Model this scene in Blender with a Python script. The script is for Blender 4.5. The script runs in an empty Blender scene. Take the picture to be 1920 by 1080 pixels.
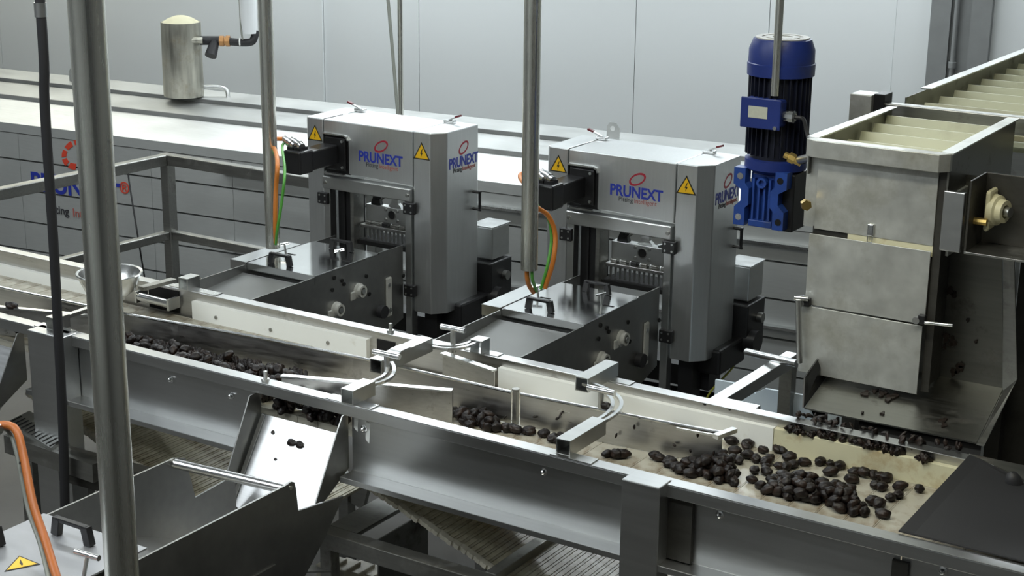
import bpy, bmesh, math, random
from mathutils import Vector, Matrix
random.seed(7)
C = bpy.context.scene.collection
SC = bpy.context.scene
PI = math.pi

# ------------------------------------------------------------------ camera
F = 3005.0
CAM = Vector((1.742958, -3.252101, 2.544648))
RR = Vector((0.842888, 0.537982, 0.010711))
RD = Vector((0.159348, -0.230548, -0.959925))
RF = Vector((-0.513953, 0.810816, -0.280053))
cd = bpy.data.cameras.new('camera'); cam = bpy.data.objects.new('camera', cd); C.objects.link(cam)
cd.sensor_width = 36.0; cd.lens = 36.0 * F / 1920.0; cd.clip_start = 0.05; cd.clip_end = 100
mw = Matrix((( RR.x, -RD.x, -RF.x, CAM.x), (RR.y, -RD.y, -RF.y, CAM.y), (RR.z, -RD.z, -RF.z, CAM.z), (0, 0, 0, 1)))
cam.matrix_world = mw
SC.camera = cam

# ------------------------------------------------------------------ room frame (turned a little against the sorting line)
TA = 0.095
TU = Vector((math.cos(TA), math.sin(TA), 0)); TN = Vector((-math.sin(TA), math.cos(TA), 0)); TP = Vector((-1.5, 3.0, 0))
def T(u, n, z): return TP + TU * u + TN * n + Vector((0, 0, z))

# ------------------------------------------------------------------ exposure, world, lamps
SC.view_settings.view_transform = 'Standard'; SC.view_settings.look = 'None'
SC.view_settings.exposure = 0.0; SC.view_settings.gamma = 1.0; SC.view_settings.use_curve_mapping = False
w = bpy.data.worlds.new('world'); SC.world = w; w.use_nodes = True
w.node_tree.nodes['Background'].inputs[0].default_value = (0.95, 0.98, 1.0, 1); w.node_tree.nodes['Background'].inputs[1].default_value = 0.02
CEIL = 3.4
def lamp(name, u, n, z, sx, sy, power, col):
    l = bpy.data.lights.new(name, 'AREA'); l.shape = 'RECTANGLE'; l.size = sx; l.size_y = sy; l.energy = power; l.color = col
    o = bpy.data.objects.new(name, l); C.objects.link(o); o.location = T(u, n, z); o.rotation_euler = (0, 0, TA)
    return o
COOL = (0.90, 0.97, 1.0); WARM = (1.0, 0.95, 0.72)
LAMPS = [(-5.2, 1.4, 22, WARM), (-2.4, 1.4, 50, COOL), (0.6, 1.4, 46, COOL), (-3.6, -1.3, 30, COOL), (-0.6, -1.3, 30, COOL),
         (-2.4, -5.8, 34, COOL), (1.6, -3.6, 26, WARM), (-2.4, -4.5, 36, COOL), (0.3, -4.5, 34, COOL)]  # the last three are fill lamps added to brighten the front faces
for i, (u, n, p, c) in enumerate(LAMPS):
    lamp('lamp_light', u, n, CEIL - 0.13, 1.9, 0.22, p, c)

# ------------------------------------------------------------------ unprojection onto real planes
def ray(px, py): return RR * ((px - 960) / F) + RD * ((py - 540) / F) + RF
def az(px, py, z): r = ray(px, py); return CAM + r * ((z - CAM.z) / r.z)
def ay(px, py, y): r = ray(px, py); return CAM + r * ((y - CAM.y) / r.y)
def ax(px, py, x): r = ray(px, py); return CAM + r * ((x - CAM.x) / r.x)
def ad(px, py, d): return CAM + ray(px, py) * d

# ------------------------------------------------------------------ materials
def newmat(name):
    m = bpy.data.materials.new(name); m.use_nodes = True
    return m, m.node_tree.nodes, m.node_tree.links, m.node_tree.nodes['Principled BSDF']
def metal(name, col, rough, metallic=1.0, stretch=(2, 40, 40), rvar=0.12, dirt=None, dirt_amt=0.0, dscale=6.0, bump=0.0, cvar=0.12, dsharp=0.12):
    m, N, L, P = newmat(name)
    tc = N.new('ShaderNodeTexCoord'); mp = N.new('ShaderNodeMapping'); mp.inputs['Scale'].default_value = stretch
    L.new(tc.outputs['Object'], mp.inputs[0])
    nz = N.new('ShaderNodeTexNoise'); nz.inputs['Scale'].default_value = 3.0; nz.inputs['Detail'].default_value = 5; L.new(mp.outputs[0], nz.inputs['Vector'])
    big = N.new('ShaderNodeTexNoise'); big.inputs['Scale'].default_value = 4.0; big.inputs['Detail'].default_value = 4; L.new(tc.outputs['Object'], big.inputs['Vector'])
    add = N.new('ShaderNodeMath'); add.operation = 'ADD'; L.new(nz.outputs[0], add.inputs[0]); L.new(big.outputs[0], add.inputs[1])
    mr = N.new('ShaderNodeMapRange'); mr.inputs[1].default_value = 0.6; mr.inputs[2].default_value = 1.4; mr.inputs[3].default_value = max(0.03, rough - rvar); mr.inputs[4].default_value = rough + rvar
    L.new(add.outputs[0], mr.inputs[0]); L.new(mr.outputs[0], P.inputs['Roughness'])
    cr = N.new('ShaderNodeMix'); cr.data_type = 'RGBA'
    cr.inputs[6].default_value = (*[c * (1 - cvar) for c in col], 1); cr.inputs[7].default_value = (*[min(1, c * (1 + cvar)) for c in col], 1)
    m2 = N.new('ShaderNodeMapRange'); m2.inputs[1].default_value = 0.7; m2.inputs[2].default_value = 1.3; L.new(add.outputs[0], m2.inputs[0]); L.new(m2.outputs[0], cr.inputs[0])
    out = cr.outputs[2]
    P.inputs['Metallic'].default_value = metallic
    if dirt:
        dn = N.new('ShaderNodeTexNoise'); dn.inputs['Scale'].default_value = dscale; dn.inputs['Detail'].default_value = 8; dn.inputs['Roughness'].default_value = 0.65; L.new(tc.outputs['Object'], dn.inputs['Vector'])
        dm = N.new('ShaderNodeMapRange'); dm.inputs[1].default_value = 1 - dirt_amt - dsharp; dm.inputs[2].default_value = 1 - dirt_amt + dsharp; L.new(dn.outputs[0], dm.inputs[0])
        dx = N.new('ShaderNodeMix'); dx.data_type = 'RGBA'; L.new(dm.outputs[0], dx.inputs[0]); L.new(out, dx.inputs[6]); dx.inputs[7].default_value = (*dirt, 1); out = dx.outputs[2]
        mm = N.new('ShaderNodeMapRange'); mm.inputs[3].default_value = metallic; mm.inputs[4].default_value = metallic * 0.25; L.new(dm.outputs[0], mm.inputs[0]); L.new(mm.outputs[0], P.inputs['Metallic'])
    L.new(out, P.inputs['Base Color'])
    if bump:
        b = N.new('ShaderNodeBump'); b.inputs['Strength'].default_value = bump; b.inputs['Distance'].default_value = 0.002; L.new(nz.outputs[0], b.inputs['Height']); L.new(b.outputs[0], P.inputs['Normal'])
    return m
def plain(name, col, rough=0.5, metallic=0.0, var=0.15, scale=12, dirt=None, dirt_amt=0.3, bump=0.0, dscale=None, spec=0.5, coat=0.0, stretch=None):
    m, N, L, P = newmat(name)
    tc = N.new('ShaderNodeTexCoord'); nz = N.new('ShaderNodeTexNoise'); nz.inputs['Scale'].default_value = scale; nz.inputs['Detail'].default_value = 6
    src = tc.outputs['Object']
    if stretch:
        mp = N.new('ShaderNodeMapping'); mp.inputs['Scale'].default_value = stretch; L.new(src, mp.inputs[0]); src = mp.outputs[0]
    L.new(src, nz.inputs['Vector'])
    mx = N.new('ShaderNodeMix'); mx.data_type = 'RGBA'; mx.inputs[6].default_value = (*[c * (1 - var) for c in col], 1); mx.inputs[7].default_value = (*[min(1, c * (1 + var)) for c in col], 1); L.new(nz.outputs[0], mx.inputs[0])
    out = mx.outputs[2]
    if dirt:
        dn = N.new('ShaderNodeTexNoise'); dn.inputs['Scale'].default_value = dscale or scale * .6; dn.inputs['Detail'].default_value = 8; dn.inputs['Roughness'].default_value = 0.65; L.new(src, dn.inputs['Vector'])
        dm = N.new('ShaderNodeMapRange'); dm.inputs[1].default_value = 1 - dirt_amt - .12; dm.inputs[2].default_value = 1 - dirt_amt + .12; L.new(dn.outputs[0], dm.inputs[0])
        dx = N.new('ShaderNodeMix'); dx.data_type = 'RGBA'; L.new(dm.outputs[0], dx.inputs[0]); L.new(out, dx.inputs[6]); dx.inputs[7].default_value = (*dirt, 1); out = dx.outputs[2]
    L.new(out, P.inputs['Base Color']); P.inputs['Roughness'].default_value = rough; P.inputs['Metallic'].default_value = metallic
    P.inputs['Specular IOR Level'].default_value = spec; P.inputs['Coat Weight'].default_value = coat
    if bump:
        b = N.new('ShaderNodeBump'); b.inputs['Strength'].default_value = bump; b.inputs['Distance'].default_value = 0.004; L.new(nz.outputs[0], b.inputs['Height']); L.new(b.outputs[0], P.inputs['Normal'])
    return m
def emit(name, col, s):
    m, N, L, P = newmat(name); P.inputs['Base Color'].default_value = (*col, 1); P.inputs['Emission Color'].default_value = (*col, 1); P.inputs['Emission Strength'].default_value = s
    return m
DIRT = (0.035, 0.024, 0.016)
M = dict(
    steel=metal('brushed_steel', (.60, .61, .60), .33, stretch=(4, 14, 14), rvar=.05, cvar=.05),
    conv=metal('conveyor_steel', (.56, .57, .57), .34, stretch=(1.2, 30, 30), rvar=.035, cvar=.05, dirt=(.12, .10, .08), dirt_amt=.20, dscale=16, dsharp=.04),
    inner=metal('trough_steel', (.56, .555, .54), .34, dirt=(.12, .09, .065), dirt_amt=.33, dscale=7, dsharp=.08),
    bright=metal('bright_steel', (.70, .71, .71), .24, stretch=(6, 6, 6), rvar=.07, cvar=.06),
    slide=metal('slide_steel', (.60, .61, .62), .33, rvar=.06, dirt=DIRT, dirt_amt=.27, dscale=14, dsharp=.04),
    pole=metal('polished_tube_steel', (.86, .86, .79), .27, stretch=(40, 40, .6), rvar=.025, cvar=.05),
    cover=metal('satin_cover_steel', (.64, .655, .655), .38, metallic=.95, stretch=(30, 30, 2), rvar=.04, cvar=.05),
    hopper=metal('hopper_steel', (.36, .36, .35), .36, stretch=(3, 12, 12), rvar=.05, cvar=.08),
    tray=metal('tray_steel', (.17, .175, .17), .50, metallic=.6, stretch=(4, 4, 4), rvar=.03, cvar=.05),
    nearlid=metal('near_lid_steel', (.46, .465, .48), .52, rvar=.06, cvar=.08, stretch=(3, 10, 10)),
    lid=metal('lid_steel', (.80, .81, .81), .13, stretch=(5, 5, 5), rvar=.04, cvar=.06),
    roofdim=metal('roof_dim_steel', (.60, .61, .60), .46, metallic=.9, rvar=.08, cvar=.08),  # same roof sheet, its weaker shine put into a darker colour
    roof=metal('roof_lit_steel', (.78, .79, .78), .50, metallic=.75, rvar=.08, cvar=.06),  # paler, less metallic copy so the front roof strip looks brightly lit
    board=metal('tunnel_board_steel', (.50, .515, .505), .45, metallic=.45, rvar=.05, cvar=.05),
    groove=metal('groove_steel', (.22, .225, .22), .5, metallic=.6),
    chute=metal('wet_chute_steel', (.58, .59, .56), .44, metallic=.7, rvar=.08, stretch=(8, 8, 8), cvar=.14, dirt=(.20, .19, .14), dirt_amt=.36, dscale=5, dsharp=.15),
    dirty=metal('dirty_steel', (.22, .22, .20), .42, rvar=.1, dirt=DIRT, dirt_amt=.38, dscale=6, dsharp=.06),
    grime=metal('grimy_dark_steel', (.07, .068, .06), .5, metallic=.6, rvar=.12, dirt=(.02, .018, .014), dirt_amt=.45, dscale=5),
    frame=metal('frame_steel', (.36, .36, .34), .38, rvar=.1, dirt=(.06, .055, .045), dirt_amt=.33, dscale=10),
    tank=metal('stained_tank_steel', (.46, .45, .39), .42, metallic=.85, stretch=(14, 14, 1.5), cvar=.3, dirt=(.30, .26, .18), dirt_amt=.35, dscale=10),
    tanktop=plain('limed_tank_top', (.55, .52, .36), .6),
    black=plain('black_paint', (.010, .010, .011), .38), rubber=plain('black_rubber', (.018, .018, .02), .55), hole=plain('dark_hole', (.004, .004, .004), .9),
    hinge=plain('black_plastic', (.014, .014, .015), .35),
    blue=plain('blue_motor_paint', (.012, .028, .165), .40, var=.25, scale=10, dirt=(.02, .025, .06), dirt_amt=.35),
    bluegear=plain('blue_gearbox_paint', (.016, .055, .26), .36, var=.3, scale=14, dirt=(.02, .03, .06), dirt_amt=.35),
    navy=plain('dark_motor_fins', (.008, .010, .022), .42),
    white=plain('white_guide_plastic', (.86, .87, .83), .4, var=.03, scale=6, dirt=(.42, .35, .2), dirt_amt=.24, dscale=5),
    stained=plain('stained_guide_plastic', (.66, .63, .44), .42, var=.08, scale=6, dirt=(.35, .20, .05), dirt_amt=.36, dscale=9),
    whitepipe=plain('white_pipe_plastic', (.75, .77, .78), .35, var=.03),
    belt=plain('ivory_belt', (.42, .40, .33), .24, var=.15, scale=9, dirt=(.17, .12, .07), dirt_amt=.40, dscale=10, spec=.6, bump=.15),
    beltdirt=plain('soiled_belt', (.72, .68, .53), .28, var=.25, scale=16, dirt=(.26, .20, .09), dirt_amt=.46, dscale=7, spec=.6, bump=.3),
    beltedge=plain('soiled_belt_edge', (.74, .70, .58), .45, var=.3, scale=30, dirt=(.15, .11, .07), dirt_amt=.33),
    cleat=plain('ivory_cleat', (.62, .63, .45), .4, var=.06, scale=5, dirt=(.35, .33, .22), dirt_amt=.35),
    wall=plain('white_wall_panel', (.74, .77, .775), .5, var=.02, scale=1.5), joint=plain('panel_joint', (.50, .52, .53), .6),
    walldark=plain('dark_side_wall', (.16, .165, .17), .7, var=.05), wallside=plain('painted_side_wall', (.60, .61, .61), .7, var=.05), pilaster=plain('grey_corner_metal', (.27, .28, .28), .45, metallic=.4),
    ceiling=plain('ceiling_sheet', (.55, .57, .58), .6), floor=plain('wet_concrete', (.075, .072, .066), .45, var=.3, scale=5, dirt=(.07, .065, .055), dirt_amt=.35, bump=.1),
    prune=plain('prune_skin', (.007, .0045, .004), .45, var=.5, scale=45, dirt=(.030, .016, .010), dirt_amt=.42, bump=.9, spec=.35),
    pulp=plain('prune_pulp', (.018, .012, .009), .45, var=.5, scale=60, bump=1.0),
    orange=plain('orange_cable_jacket', (.62, .20, .03), .42, var=.08), orangedk=plain('soiled_orange_cable_jacket', (.40, .11, .015), .45, var=.25),
    green=plain('green_cable_jacket', (.10, .38, .06), .42, var=.08), grey=plain('grey_cable_jacket', (.22, .23, .2), .45),
    yellow=plain('warning_yellow', (.85, .50, .01), .4, var=.02), signblack=plain('sign_black', (.02, .018, .012), .5),
    logored=plain('print_red', (.34, .015, .035), .45, var=.05), logoblue=plain('print_blue', (.018, .035, .33), .45, var=.05), printblack=plain('print_black', (.03, .03, .035), .5),
    logoredb=plain('worn_print_red', (.62, .06, .03), .45, var=.05), printsalmon=plain('faded_print_red', (.42, .12, .10), .5),
    brass=plain('brass', (.50, .36, .12), .35, metallic=.9, var=.2), copper=plain('bronze_fitting', (.45, .24, .10), .4, metallic=.8, var=.2),
    cream=plain('cream_bearing_plastic', (.62, .58, .38), .45, var=.1, dirt=(.2, .16, .08), dirt_amt=.36), greyplastic=plain('grey_bearing_cast', (.42, .42, .39), .45, var=.1),
    plate=plain('motor_nameplate', (.48, .50, .42), .4, var=.15, scale=90), bluebin=plain('pale_blue_bin_plastic', (.52, .60, .66), .4, var=.04),
    lampdif=emit('lamp_diffuser', (.95, .98, 1.0), 6.0), lampbody=plain('lamp_body', (.7, .7, .7), .5), redhandle=plain('red_grip', (.13, .01, .015), .4),
    yellowwire=plain('yellow_green_wire', (.35, .36, .05), .5),
)

# ------------------------------------------------------------------ mesh building
def origin(o):
    v = Vector((0, 0, 0))
    while o is not None: v += o.location; o = o.parent
    return v
class MB:
    def __init__(s): s.v = []; s.f = []; s.sm = []; s.mi = []
    def add(s, vs, fs, smooth=False, mi=0):
        b = len(s.v); s.v += [Vector(x) for x in vs]
        for f in fs: s.f.append([b + i for i in f]); s.sm.append(smooth); s.mi.append(mi)
        return s
    def hexa(s, p, mi=0):  # p: 4 bottom, 4 top
        return s.add(p, [(3, 2, 1, 0), (4, 5, 6, 7), (0, 1, 5, 4), (1, 2, 6, 5), (2, 3, 7, 6), (3, 0, 4, 7)], mi=mi)
    def box(s, x0, x1, y0, y1, z0, z1, b=0.0, mi=0):
        if b <= 0:
            return s.hexa([(x0, y0, z0), (x1, y0, z0), (x1, y1, z0), (x0, y1, z0), (x0, y0, z1), (x1, y0, z1), (x1, y1, z1), (x0, y1, z1)], mi)
        bm = bmesh.new(); bmesh.ops.create_cube(bm, size=1)
        for v in bm.verts: v.co = Vector((x0 + (v.co.x + .5) * (x1 - x0), y0 + (v.co.y + .5) * (y1 - y0), z0 + (v.co.z + .5) * (z1 - z0)))
        bmesh.ops.bevel(bm, geom=bm.edges[:], offset=b, segments=2, profile=.5, affect='EDGES')
        bm.verts.index_update(); s.add([v.co.copy() for v in bm.verts], [[v.index for v in f.verts] for f in bm.faces], mi=mi); bm.free(); return s
    def beam(s, a, b, wd, ht, up=(0, 0, 1), mi=0, bev=0.0):  # box along a->b, wd sideways, ht along up
        a = Vector(a); b = Vector(b); d = (b - a).normalized(); up = Vector(up); sd = d.cross(up).normalized(); up = sd.cross(d).normalized()
        q = []
        for e in (-1, 1):
            for p, t in ((a, -1), (b, -1), (b, 1), (a, 1)): q.append(p + sd * (t * wd / 2) + up * (e * ht / 2))
        return s.hexa(q, mi)
    def tube(s, pts, r, n=12, caps=True, mi=0, r2=None):
        pts = [Vector(p) for p in pts]; k = len(pts); rings = []
        t0 = (pts[1] - pts[0]).normalized(); nv = t0.orthogonal().normalized()
        for i, p in enumerate(pts):
            t = (pts[min(i + 1, k - 1)] - pts[max(i - 1, 0)]).normalized()
            nv = (nv - t * nv.dot(t)).normalized(); bv = t.cross(nv)
            rr = r if r2 is None else r + (r2 - r) * i / (k - 1)
            rings.append([p + (nv * math.cos(a) + bv * math.sin(a)) * rr for a in (2 * PI * j / n for j in range(n))])
        fs = [(i * n + j, i * n + (j + 1) % n, (i + 1) * n + (j + 1) % n, (i + 1) * n + j) for i in range(k - 1) for j in range(n)]
        s.add([v for q in rings for v in q], fs, True, mi)
        if caps: s.add(rings[0], [list(range(n))[::-1]], mi=mi); s.add(rings[-1], [list(range(n))], mi=mi)
        return s
    def lathe(s, c, prof, axis=(0, 0, 1), n=24, mi=0, smooth=True):  # prof: (radius, height)
        c = Vector(c); axis = Vector(axis).normalized(); a1 = axis.orthogonal().normalized(); a2 = axis.cross(a1)
        vs = []; fs = []
        for r, h in prof:
            for j in range(n):
                t = 2 * PI * j / n; vs.append(c + axis * h + (a1 * math.cos(t) + a2 * math.sin(t)) * max(r, 1e-5))
        for i in range(len(prof) - 1):
            for j in range(n): fs.append((i * n + j, i * n + (j + 1) % n, (i + 1) * n + (j + 1) % n, (i + 1) * n + j))
        return s.add(vs, fs, smooth, mi)
    def cyl(s, a, b, r, n=16, mi=0, r2=None): return s.tube([a, b], r, n, True, mi, r2)
    def prism(s, poly, off, mi=0):  # polygon (3D points) extruded by vector off
        off = Vector(off); k = len(poly); p = [Vector(q) for q in poly]
        return s.add(p + [q + off for q in p], [list(range(k))[::-1], list(range(k, 2 * k))] + [(i, (i + 1) % k, k + (i + 1) % k, k + i) for i in range(k)], mi=mi)
    def build(s, name, mat, parent=None, bev=0.0, fix=True):
        me = bpy.data.meshes.new(name); og = origin(parent) if parent else Vector((0, 0, 0))
        ob = bpy.data.objects.new(name, me)
        if parent is None:
            mn = Vector((min(v.x for v in s.v), min(v.y for v in s.v), min(v.z for v in s.v))); mx = Vector((max(v.x for v in s.v), max(v.y for v in s.v), max(v.z for v in s.v)))
            og = Vector(((mn.x + mx.x) / 2, (mn.y + mx.y) / 2, mn.z)); ob.location = og
        me.from_pydata([v - og for v in s.v], [], s.f)
        for m_ in (mat if isinstance(mat, (list, tuple)) else [mat]): me.materials.append(m_)
        for i, p in enumerate(me.polygons): p.use_smooth = s.sm[i]; p.material_index = s.mi[i]
        if fix:
            bm = bmesh.new(); bm.from_mesh(me)
            if any(s.sm): bmesh.ops.remove_doubles(bm, verts=bm.verts, dist=1e-6)
            bmesh.ops.recalc_face_normals(bm, faces=bm.faces); bm.to_mesh(me); bm.free()
            if any(s.sm):
                try: me.set_sharp_from_angle(angle=R_(40))
                except Exception: pass
        C.objects.link(ob)
        if parent: ob.parent = parent
        if bev:
            md = ob.modifiers.new('edge', 'BEVEL'); md.width = bev; md.segments = 2; md.limit_method = 'ANGLE'; md.angle_limit = R_(35)
        return ob
def R_(d): return d * PI / 180
def thing(name, loc, label, cat, group=None):
    o = bpy.data.objects.new(name, None); C.objects.link(o); o.location = loc; o.empty_display_size = .05
    return tag(o, label, cat, group)
def tag(o, label, cat, group=None, kind=None):
    o['label'] = label; o['category'] = cat
    if group: o['group'] = group
    if kind: o['kind'] = kind
    return o
def struct(o): o['kind'] = 'structure'; return o
def dup(o, parent=None):
    c = o.copy(); C.objects.link(c)
    if parent: c.parent = parent; c.matrix_parent_inverse = o.matrix_parent_inverse
    for ch in list(o.children): dup(ch, c)
    return c
def text(name, s, size, mat, parent, loc, rot, bold=0.0, sx=1.0, thick=.0006, shear=0, align='CENTER', track=1.0):
    cu = bpy.data.curves.new(name, 'FONT'); cu.body = s; cu.size = size; cu.align_x = align; cu.align_y = 'CENTER'; cu.extrude = thick; cu.offset = bold; cu.shear = shear; cu.space_character = track
    tmp = bpy.data.objects.new(name, cu); C.objects.link(tmp); bpy.context.view_layer.update()
    me = bpy.data.meshes.new_from_object(tmp.evaluated_get(bpy.context.evaluated_depsgraph_get())); bpy.data.objects.remove(tmp)
    me.materials.clear(); me.materials.append(mat)
    ob = bpy.data.objects.new(name, me); C.objects.link(ob); ob.rotation_euler = rot; ob.scale = (sx, 1, 1)
    ob.location = Vector(loc) - (origin(parent) if parent else Vector((0, 0, 0)))
    if parent: ob.parent = parent
    return ob
def ringmesh(c, e1, e2, ra, rb, wdt, off, n=32, skip=None, mi=0):
    c = Vector(c); mb = MB()
    for j in range(n):
        if skip and skip(j / n): continue
        q = []
        for jj in (j, j + 1):
            t = 2 * PI * jj / n
            for k in (0, -wdt): q.append(c + e1 * ((ra + k) * math.cos(t)) + e2 * ((rb + k) * math.sin(t)))
        mb.prism([q[0], q[2], q[3], q[1]], off, mi)
    return mb
X_, Y_, Z_ = Vector((1, 0, 0)), Vector((0, 1, 0)), Vector((0, 0, 1))
def arc_pts(a, b, bulge, n=12):  # bulge: sideways vector of the middle
    a = Vector(a); b = Vector(b); bulge = Vector(bulge)
    return [a + (b - a) * t + bulge * (4 * t * (1 - t)) for t in (i / n for i in range(n + 1))]
def spline(pts, n=8):
    P = [Vector(p) for p in pts]; P = [P[0] * 2 - P[1]] + P + [P[-1] * 2 - P[-2]]; out = []
    for i in range(1, len(P) - 2):
        p0, p1, p2, p3 = P[i - 1:i + 3]
        for k in range(n):
            t = k / n; out.append(.5 * ((2 * p1) + (p2 - p0) * t + (2 * p0 - 5 * p1 + 4 * p2 - p3) * t * t + (3 * p1 - p0 - 3 * p2 + p3) * t ** 3))
    out.append(P[-2]); return out
def sqtube(mb, a, b, wd, th=.003, up=(0, 0, 1)):  # hollow square tube, open ends
    a = Vector(a); b = Vector(b); d = (b - a).normalized(); up = Vector(up); sd = d.cross(up).normalized(); up = sd.cross(d).normalized(); h = wd / 2; v = []
    for p in (a, b):
        for k in (h, h - th):
            for x, y in ((-1, -1), (1, -1), (1, 1), (-1, 1)): v.append(p + sd * (x * k) + up * (y * k))
    f = []
    for j in range(4):
        k = (j + 1) % 4
        f += [(j, k, 8 + k, 8 + j), (4 + j, 12 + j, 12 + k, 4 + k), (j, 4 + j, 4 + k, k), (8 + j, 8 + k, 12 + k, 12 + j)]
    return mb.add(v, f)
def rbox(u0, u1, n0, n1, z0, z1): # room-frame box corners
    return [T(u0, n0, z0), T(u1, n0, z0), T(u1, n1, z0), T(u0, n1, z0), T(u0, n0, z1), T(u1, n0, z1), T(u1, n1, z1), T(u0, n1, z1)]

# ================================================================== the room
U0, U1, N0, N1 = -8.2, 4.2, -9.5, 1.8
struct(MB().hexa(rbox(U0, U1, N0, N1 + .3, -.2, 0)).build('floor', M['floor']))
struct(MB().hexa(rbox(U0, U1, N0, N1 + .3, CEIL, CEIL + .2)).build('ceiling', M['ceiling']))
struct(MB().hexa(rbox(U0 - .2, U0, N0, N1 + .3, 0, CEIL)).build('wall_left', M['wallside']))
struct(MB().hexa(rbox(U1, U1 + .2, N0, N1 + .3, 0, CEIL)).build('wall_right', M['walldark']))
struct(MB().hexa(rbox(U0, U1, N0 - .2, N0, 0, CEIL)).build('wall_front', M['wallside']))
wb = struct(MB().hexa(rbox(U0, U1, N1 + .03, N1 + .3, 0, CEIL)).build('wall_back', M['joint']))
JN = [U0, -5.6, -3.33, -2.92, -2.24, -.84, -.067, .612, .80]
for i in range(len(JN) - 1):
    g = .0022
    MB().hexa(rbox(JN[i] + g, JN[i + 1] - g, N1 - (.012 if i in (2, 7) else 0), N1 + .03, 0, CEIL)).build('wall_panel', M['wall'], wb)
MB().hexa(rbox(1.10, 2.6, N1, N1 + .03, 0, CEIL)).build('wall_panel', M['wall'], wb)
MB().hexa(rbox(2.604, U1, N1, N1 + .03, 0, CEIL)).build('wall_panel', M['wall'], wb)
t1 = struct(MB().hexa(rbox(.80, .90, N1 - .06, N1 + .03, 0, CEIL)).hexa(rbox(.90, 1.0, N1 - .03, N1 + .03, 0, CEIL)).hexa(rbox(1.0, 1.10, N1 - .05, N1 + .03, 0, CEIL)).build('trim_1', M['pilaster']))
cp = MB(); cp.cyl(T(.93, N1 - .06, 0), T(.93, N1 - .06, CEIL), .013)
cp.lathe(T(.93, N1 - .06, 1.36), [(.013, 0), (.02, 0), (.02, .03), (.013, .03)])
tag(cp.build('conduit_pipe', M['pilaster']), 'thin grey conduit pipe running up the dark corner channel of the back wall', 'pipe')
for i, (u, n, p, c) in enumerate(LAMPS):
    t = thing('ceiling_lamp', T(u, n, CEIL - .1), ['ceiling strip lamp over the left end of the steel tunnel', 'ceiling strip lamp over the middle of the steel tunnel', 'ceiling strip lamp over the right end of the steel tunnel', 'ceiling strip lamp over the left sorting line', 'ceiling strip lamp over the right sorting line', 'ceiling strip lamp far in front of the machines at left', 'added fill lamp far in front of the chute at right', 'added fill lamp over the near hopper', 'added fill lamp over the right front of the belt'][i], 'lamp')
    MB().hexa([q for q in rbox(u - 1, u + 1, n - .14, n + .14, CEIL - .07, CEIL)]).build('housing', M['lampbody'], t)
    MB().hexa(rbox(u - .95, u + .95, n - .11, n + .11, CEIL - .09, CEIL - .07)).build('diffuser', M['lampdif'], t)

# ================================================================== drying tunnel along the back wall
tn = thing('drying_tunnel', T(-2, .4, 0), 'long stainless steel drying tunnel with stepped roof along the back wall', 'machine')
UL, UR = -7.6, 2.6
def roofp(n0, z0, n1, z1, u0=UL, u1=UR): return MB().prism([T(u0, n0, z0), T(u0, n1, z1), T(u0, n1, z1 - .012), T(u0, n0, z0 - .012)], TU * (u1 - u0))
ucut = -1.95
roofp(0, .912, .44, .945, UL, ucut - .002).build('roof_panel', M['roof'], tn); roofp(0, .912, .44, .945, ucut + .002, UR).build('roof_panel', M['roof'], tn)
MB().prism([T(ucut - .012, -.002, .914), T(ucut + .012, -.002, .914), T(ucut + .012, .44, .948), T(ucut - .012, .44, .948)], (0, 0, .006)).build('roof_seam', M['bright'], tn)
MB().hexa(rbox(UL, UR, .44, .452, .93, .968)).build('roof_lip', M['groove'], tn)
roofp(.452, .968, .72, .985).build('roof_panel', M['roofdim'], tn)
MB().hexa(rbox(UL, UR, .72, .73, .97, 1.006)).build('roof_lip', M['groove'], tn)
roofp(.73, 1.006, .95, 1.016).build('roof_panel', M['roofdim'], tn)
MB().hexa(rbox(UL, UR, -.004, .02, .862, .912)).build('eaves_band', M['board'], tn)
MB().hexa(rbox(UL + .02, UR - .02, .03, .95, .05, .90)).build('tunnel_core', M['groove'], tn)
rows = [(.715, .858), (.545, .705), (.365, .535), (.20, .355), (.06, .19)]
us = [UL, -6.2, -4.8, -3.75, -2.83, -2.30, -1.4, -.45, .4, 1.3, UR]
for z0, z1 in rows:
    for i in range(len(us) - 1):
        MB().hexa(rbox(us[i] + .0012, us[i + 1] - .0012, 0, .03, z0, z1)).build('wall_board', M['board'], tn)
for zz in (.80, .425):
    MB().hexa(rbox(-2.35, UR, -.035, 0, zz - .012, zz)).build('ledge', M['bright'], tn)
for pu, pn, pz in ((-.527, .80, 1.012), (-4.05, .80, 1.012)):
    q = [T(pu - .035, pn, pz), T(pu + .035, pn, pz), T(pu + .035, pn, pz + .05), T(pu + .015, pn, pz + .08), T(pu - .02, pn, pz + .08), T(pu - .035, pn, pz + .06)]
    lg = MB().prism(q, TN * .008).build('lifting_lug', M['steel'], tn)
    MB().cyl(T(pu - .003, pn - .001, pz + .05), T(pu - .003, pn + .009, pz + .05), .013).build('lug_hole', M['roof'], lg)
rt = (PI / 2, 0, TA)
text('logo_text', 'PRUNEXT', .145, M['logoblue'], tn, T(-3.36, -.003, .595), rt, bold=.0035, sx=1.0)
text('small_print', 'Pitting', .066, M['printblack'], tn, T(-3.50, -.003, .455), rt, bold=.0006)
text('small_print', 'Intelligent', .066, M['printsalmon'], tn, T(-3.26, -.003, .452), rt, bold=.0006)
text('small_print', '®', .085, M['logoredb'], tn, T(-3.015, -.003, .63), rt, bold=.001)
ringmesh(T(-3.31, -.003, .79), (TU + Z_ * .25).normalized(), Z_, .135, .088, .034, TN * .002, 40, lambda t: int(t * 40) % 4 == 0 and .2 < t < .9).build('logo_ring', M['logoredb'], tn)

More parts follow.
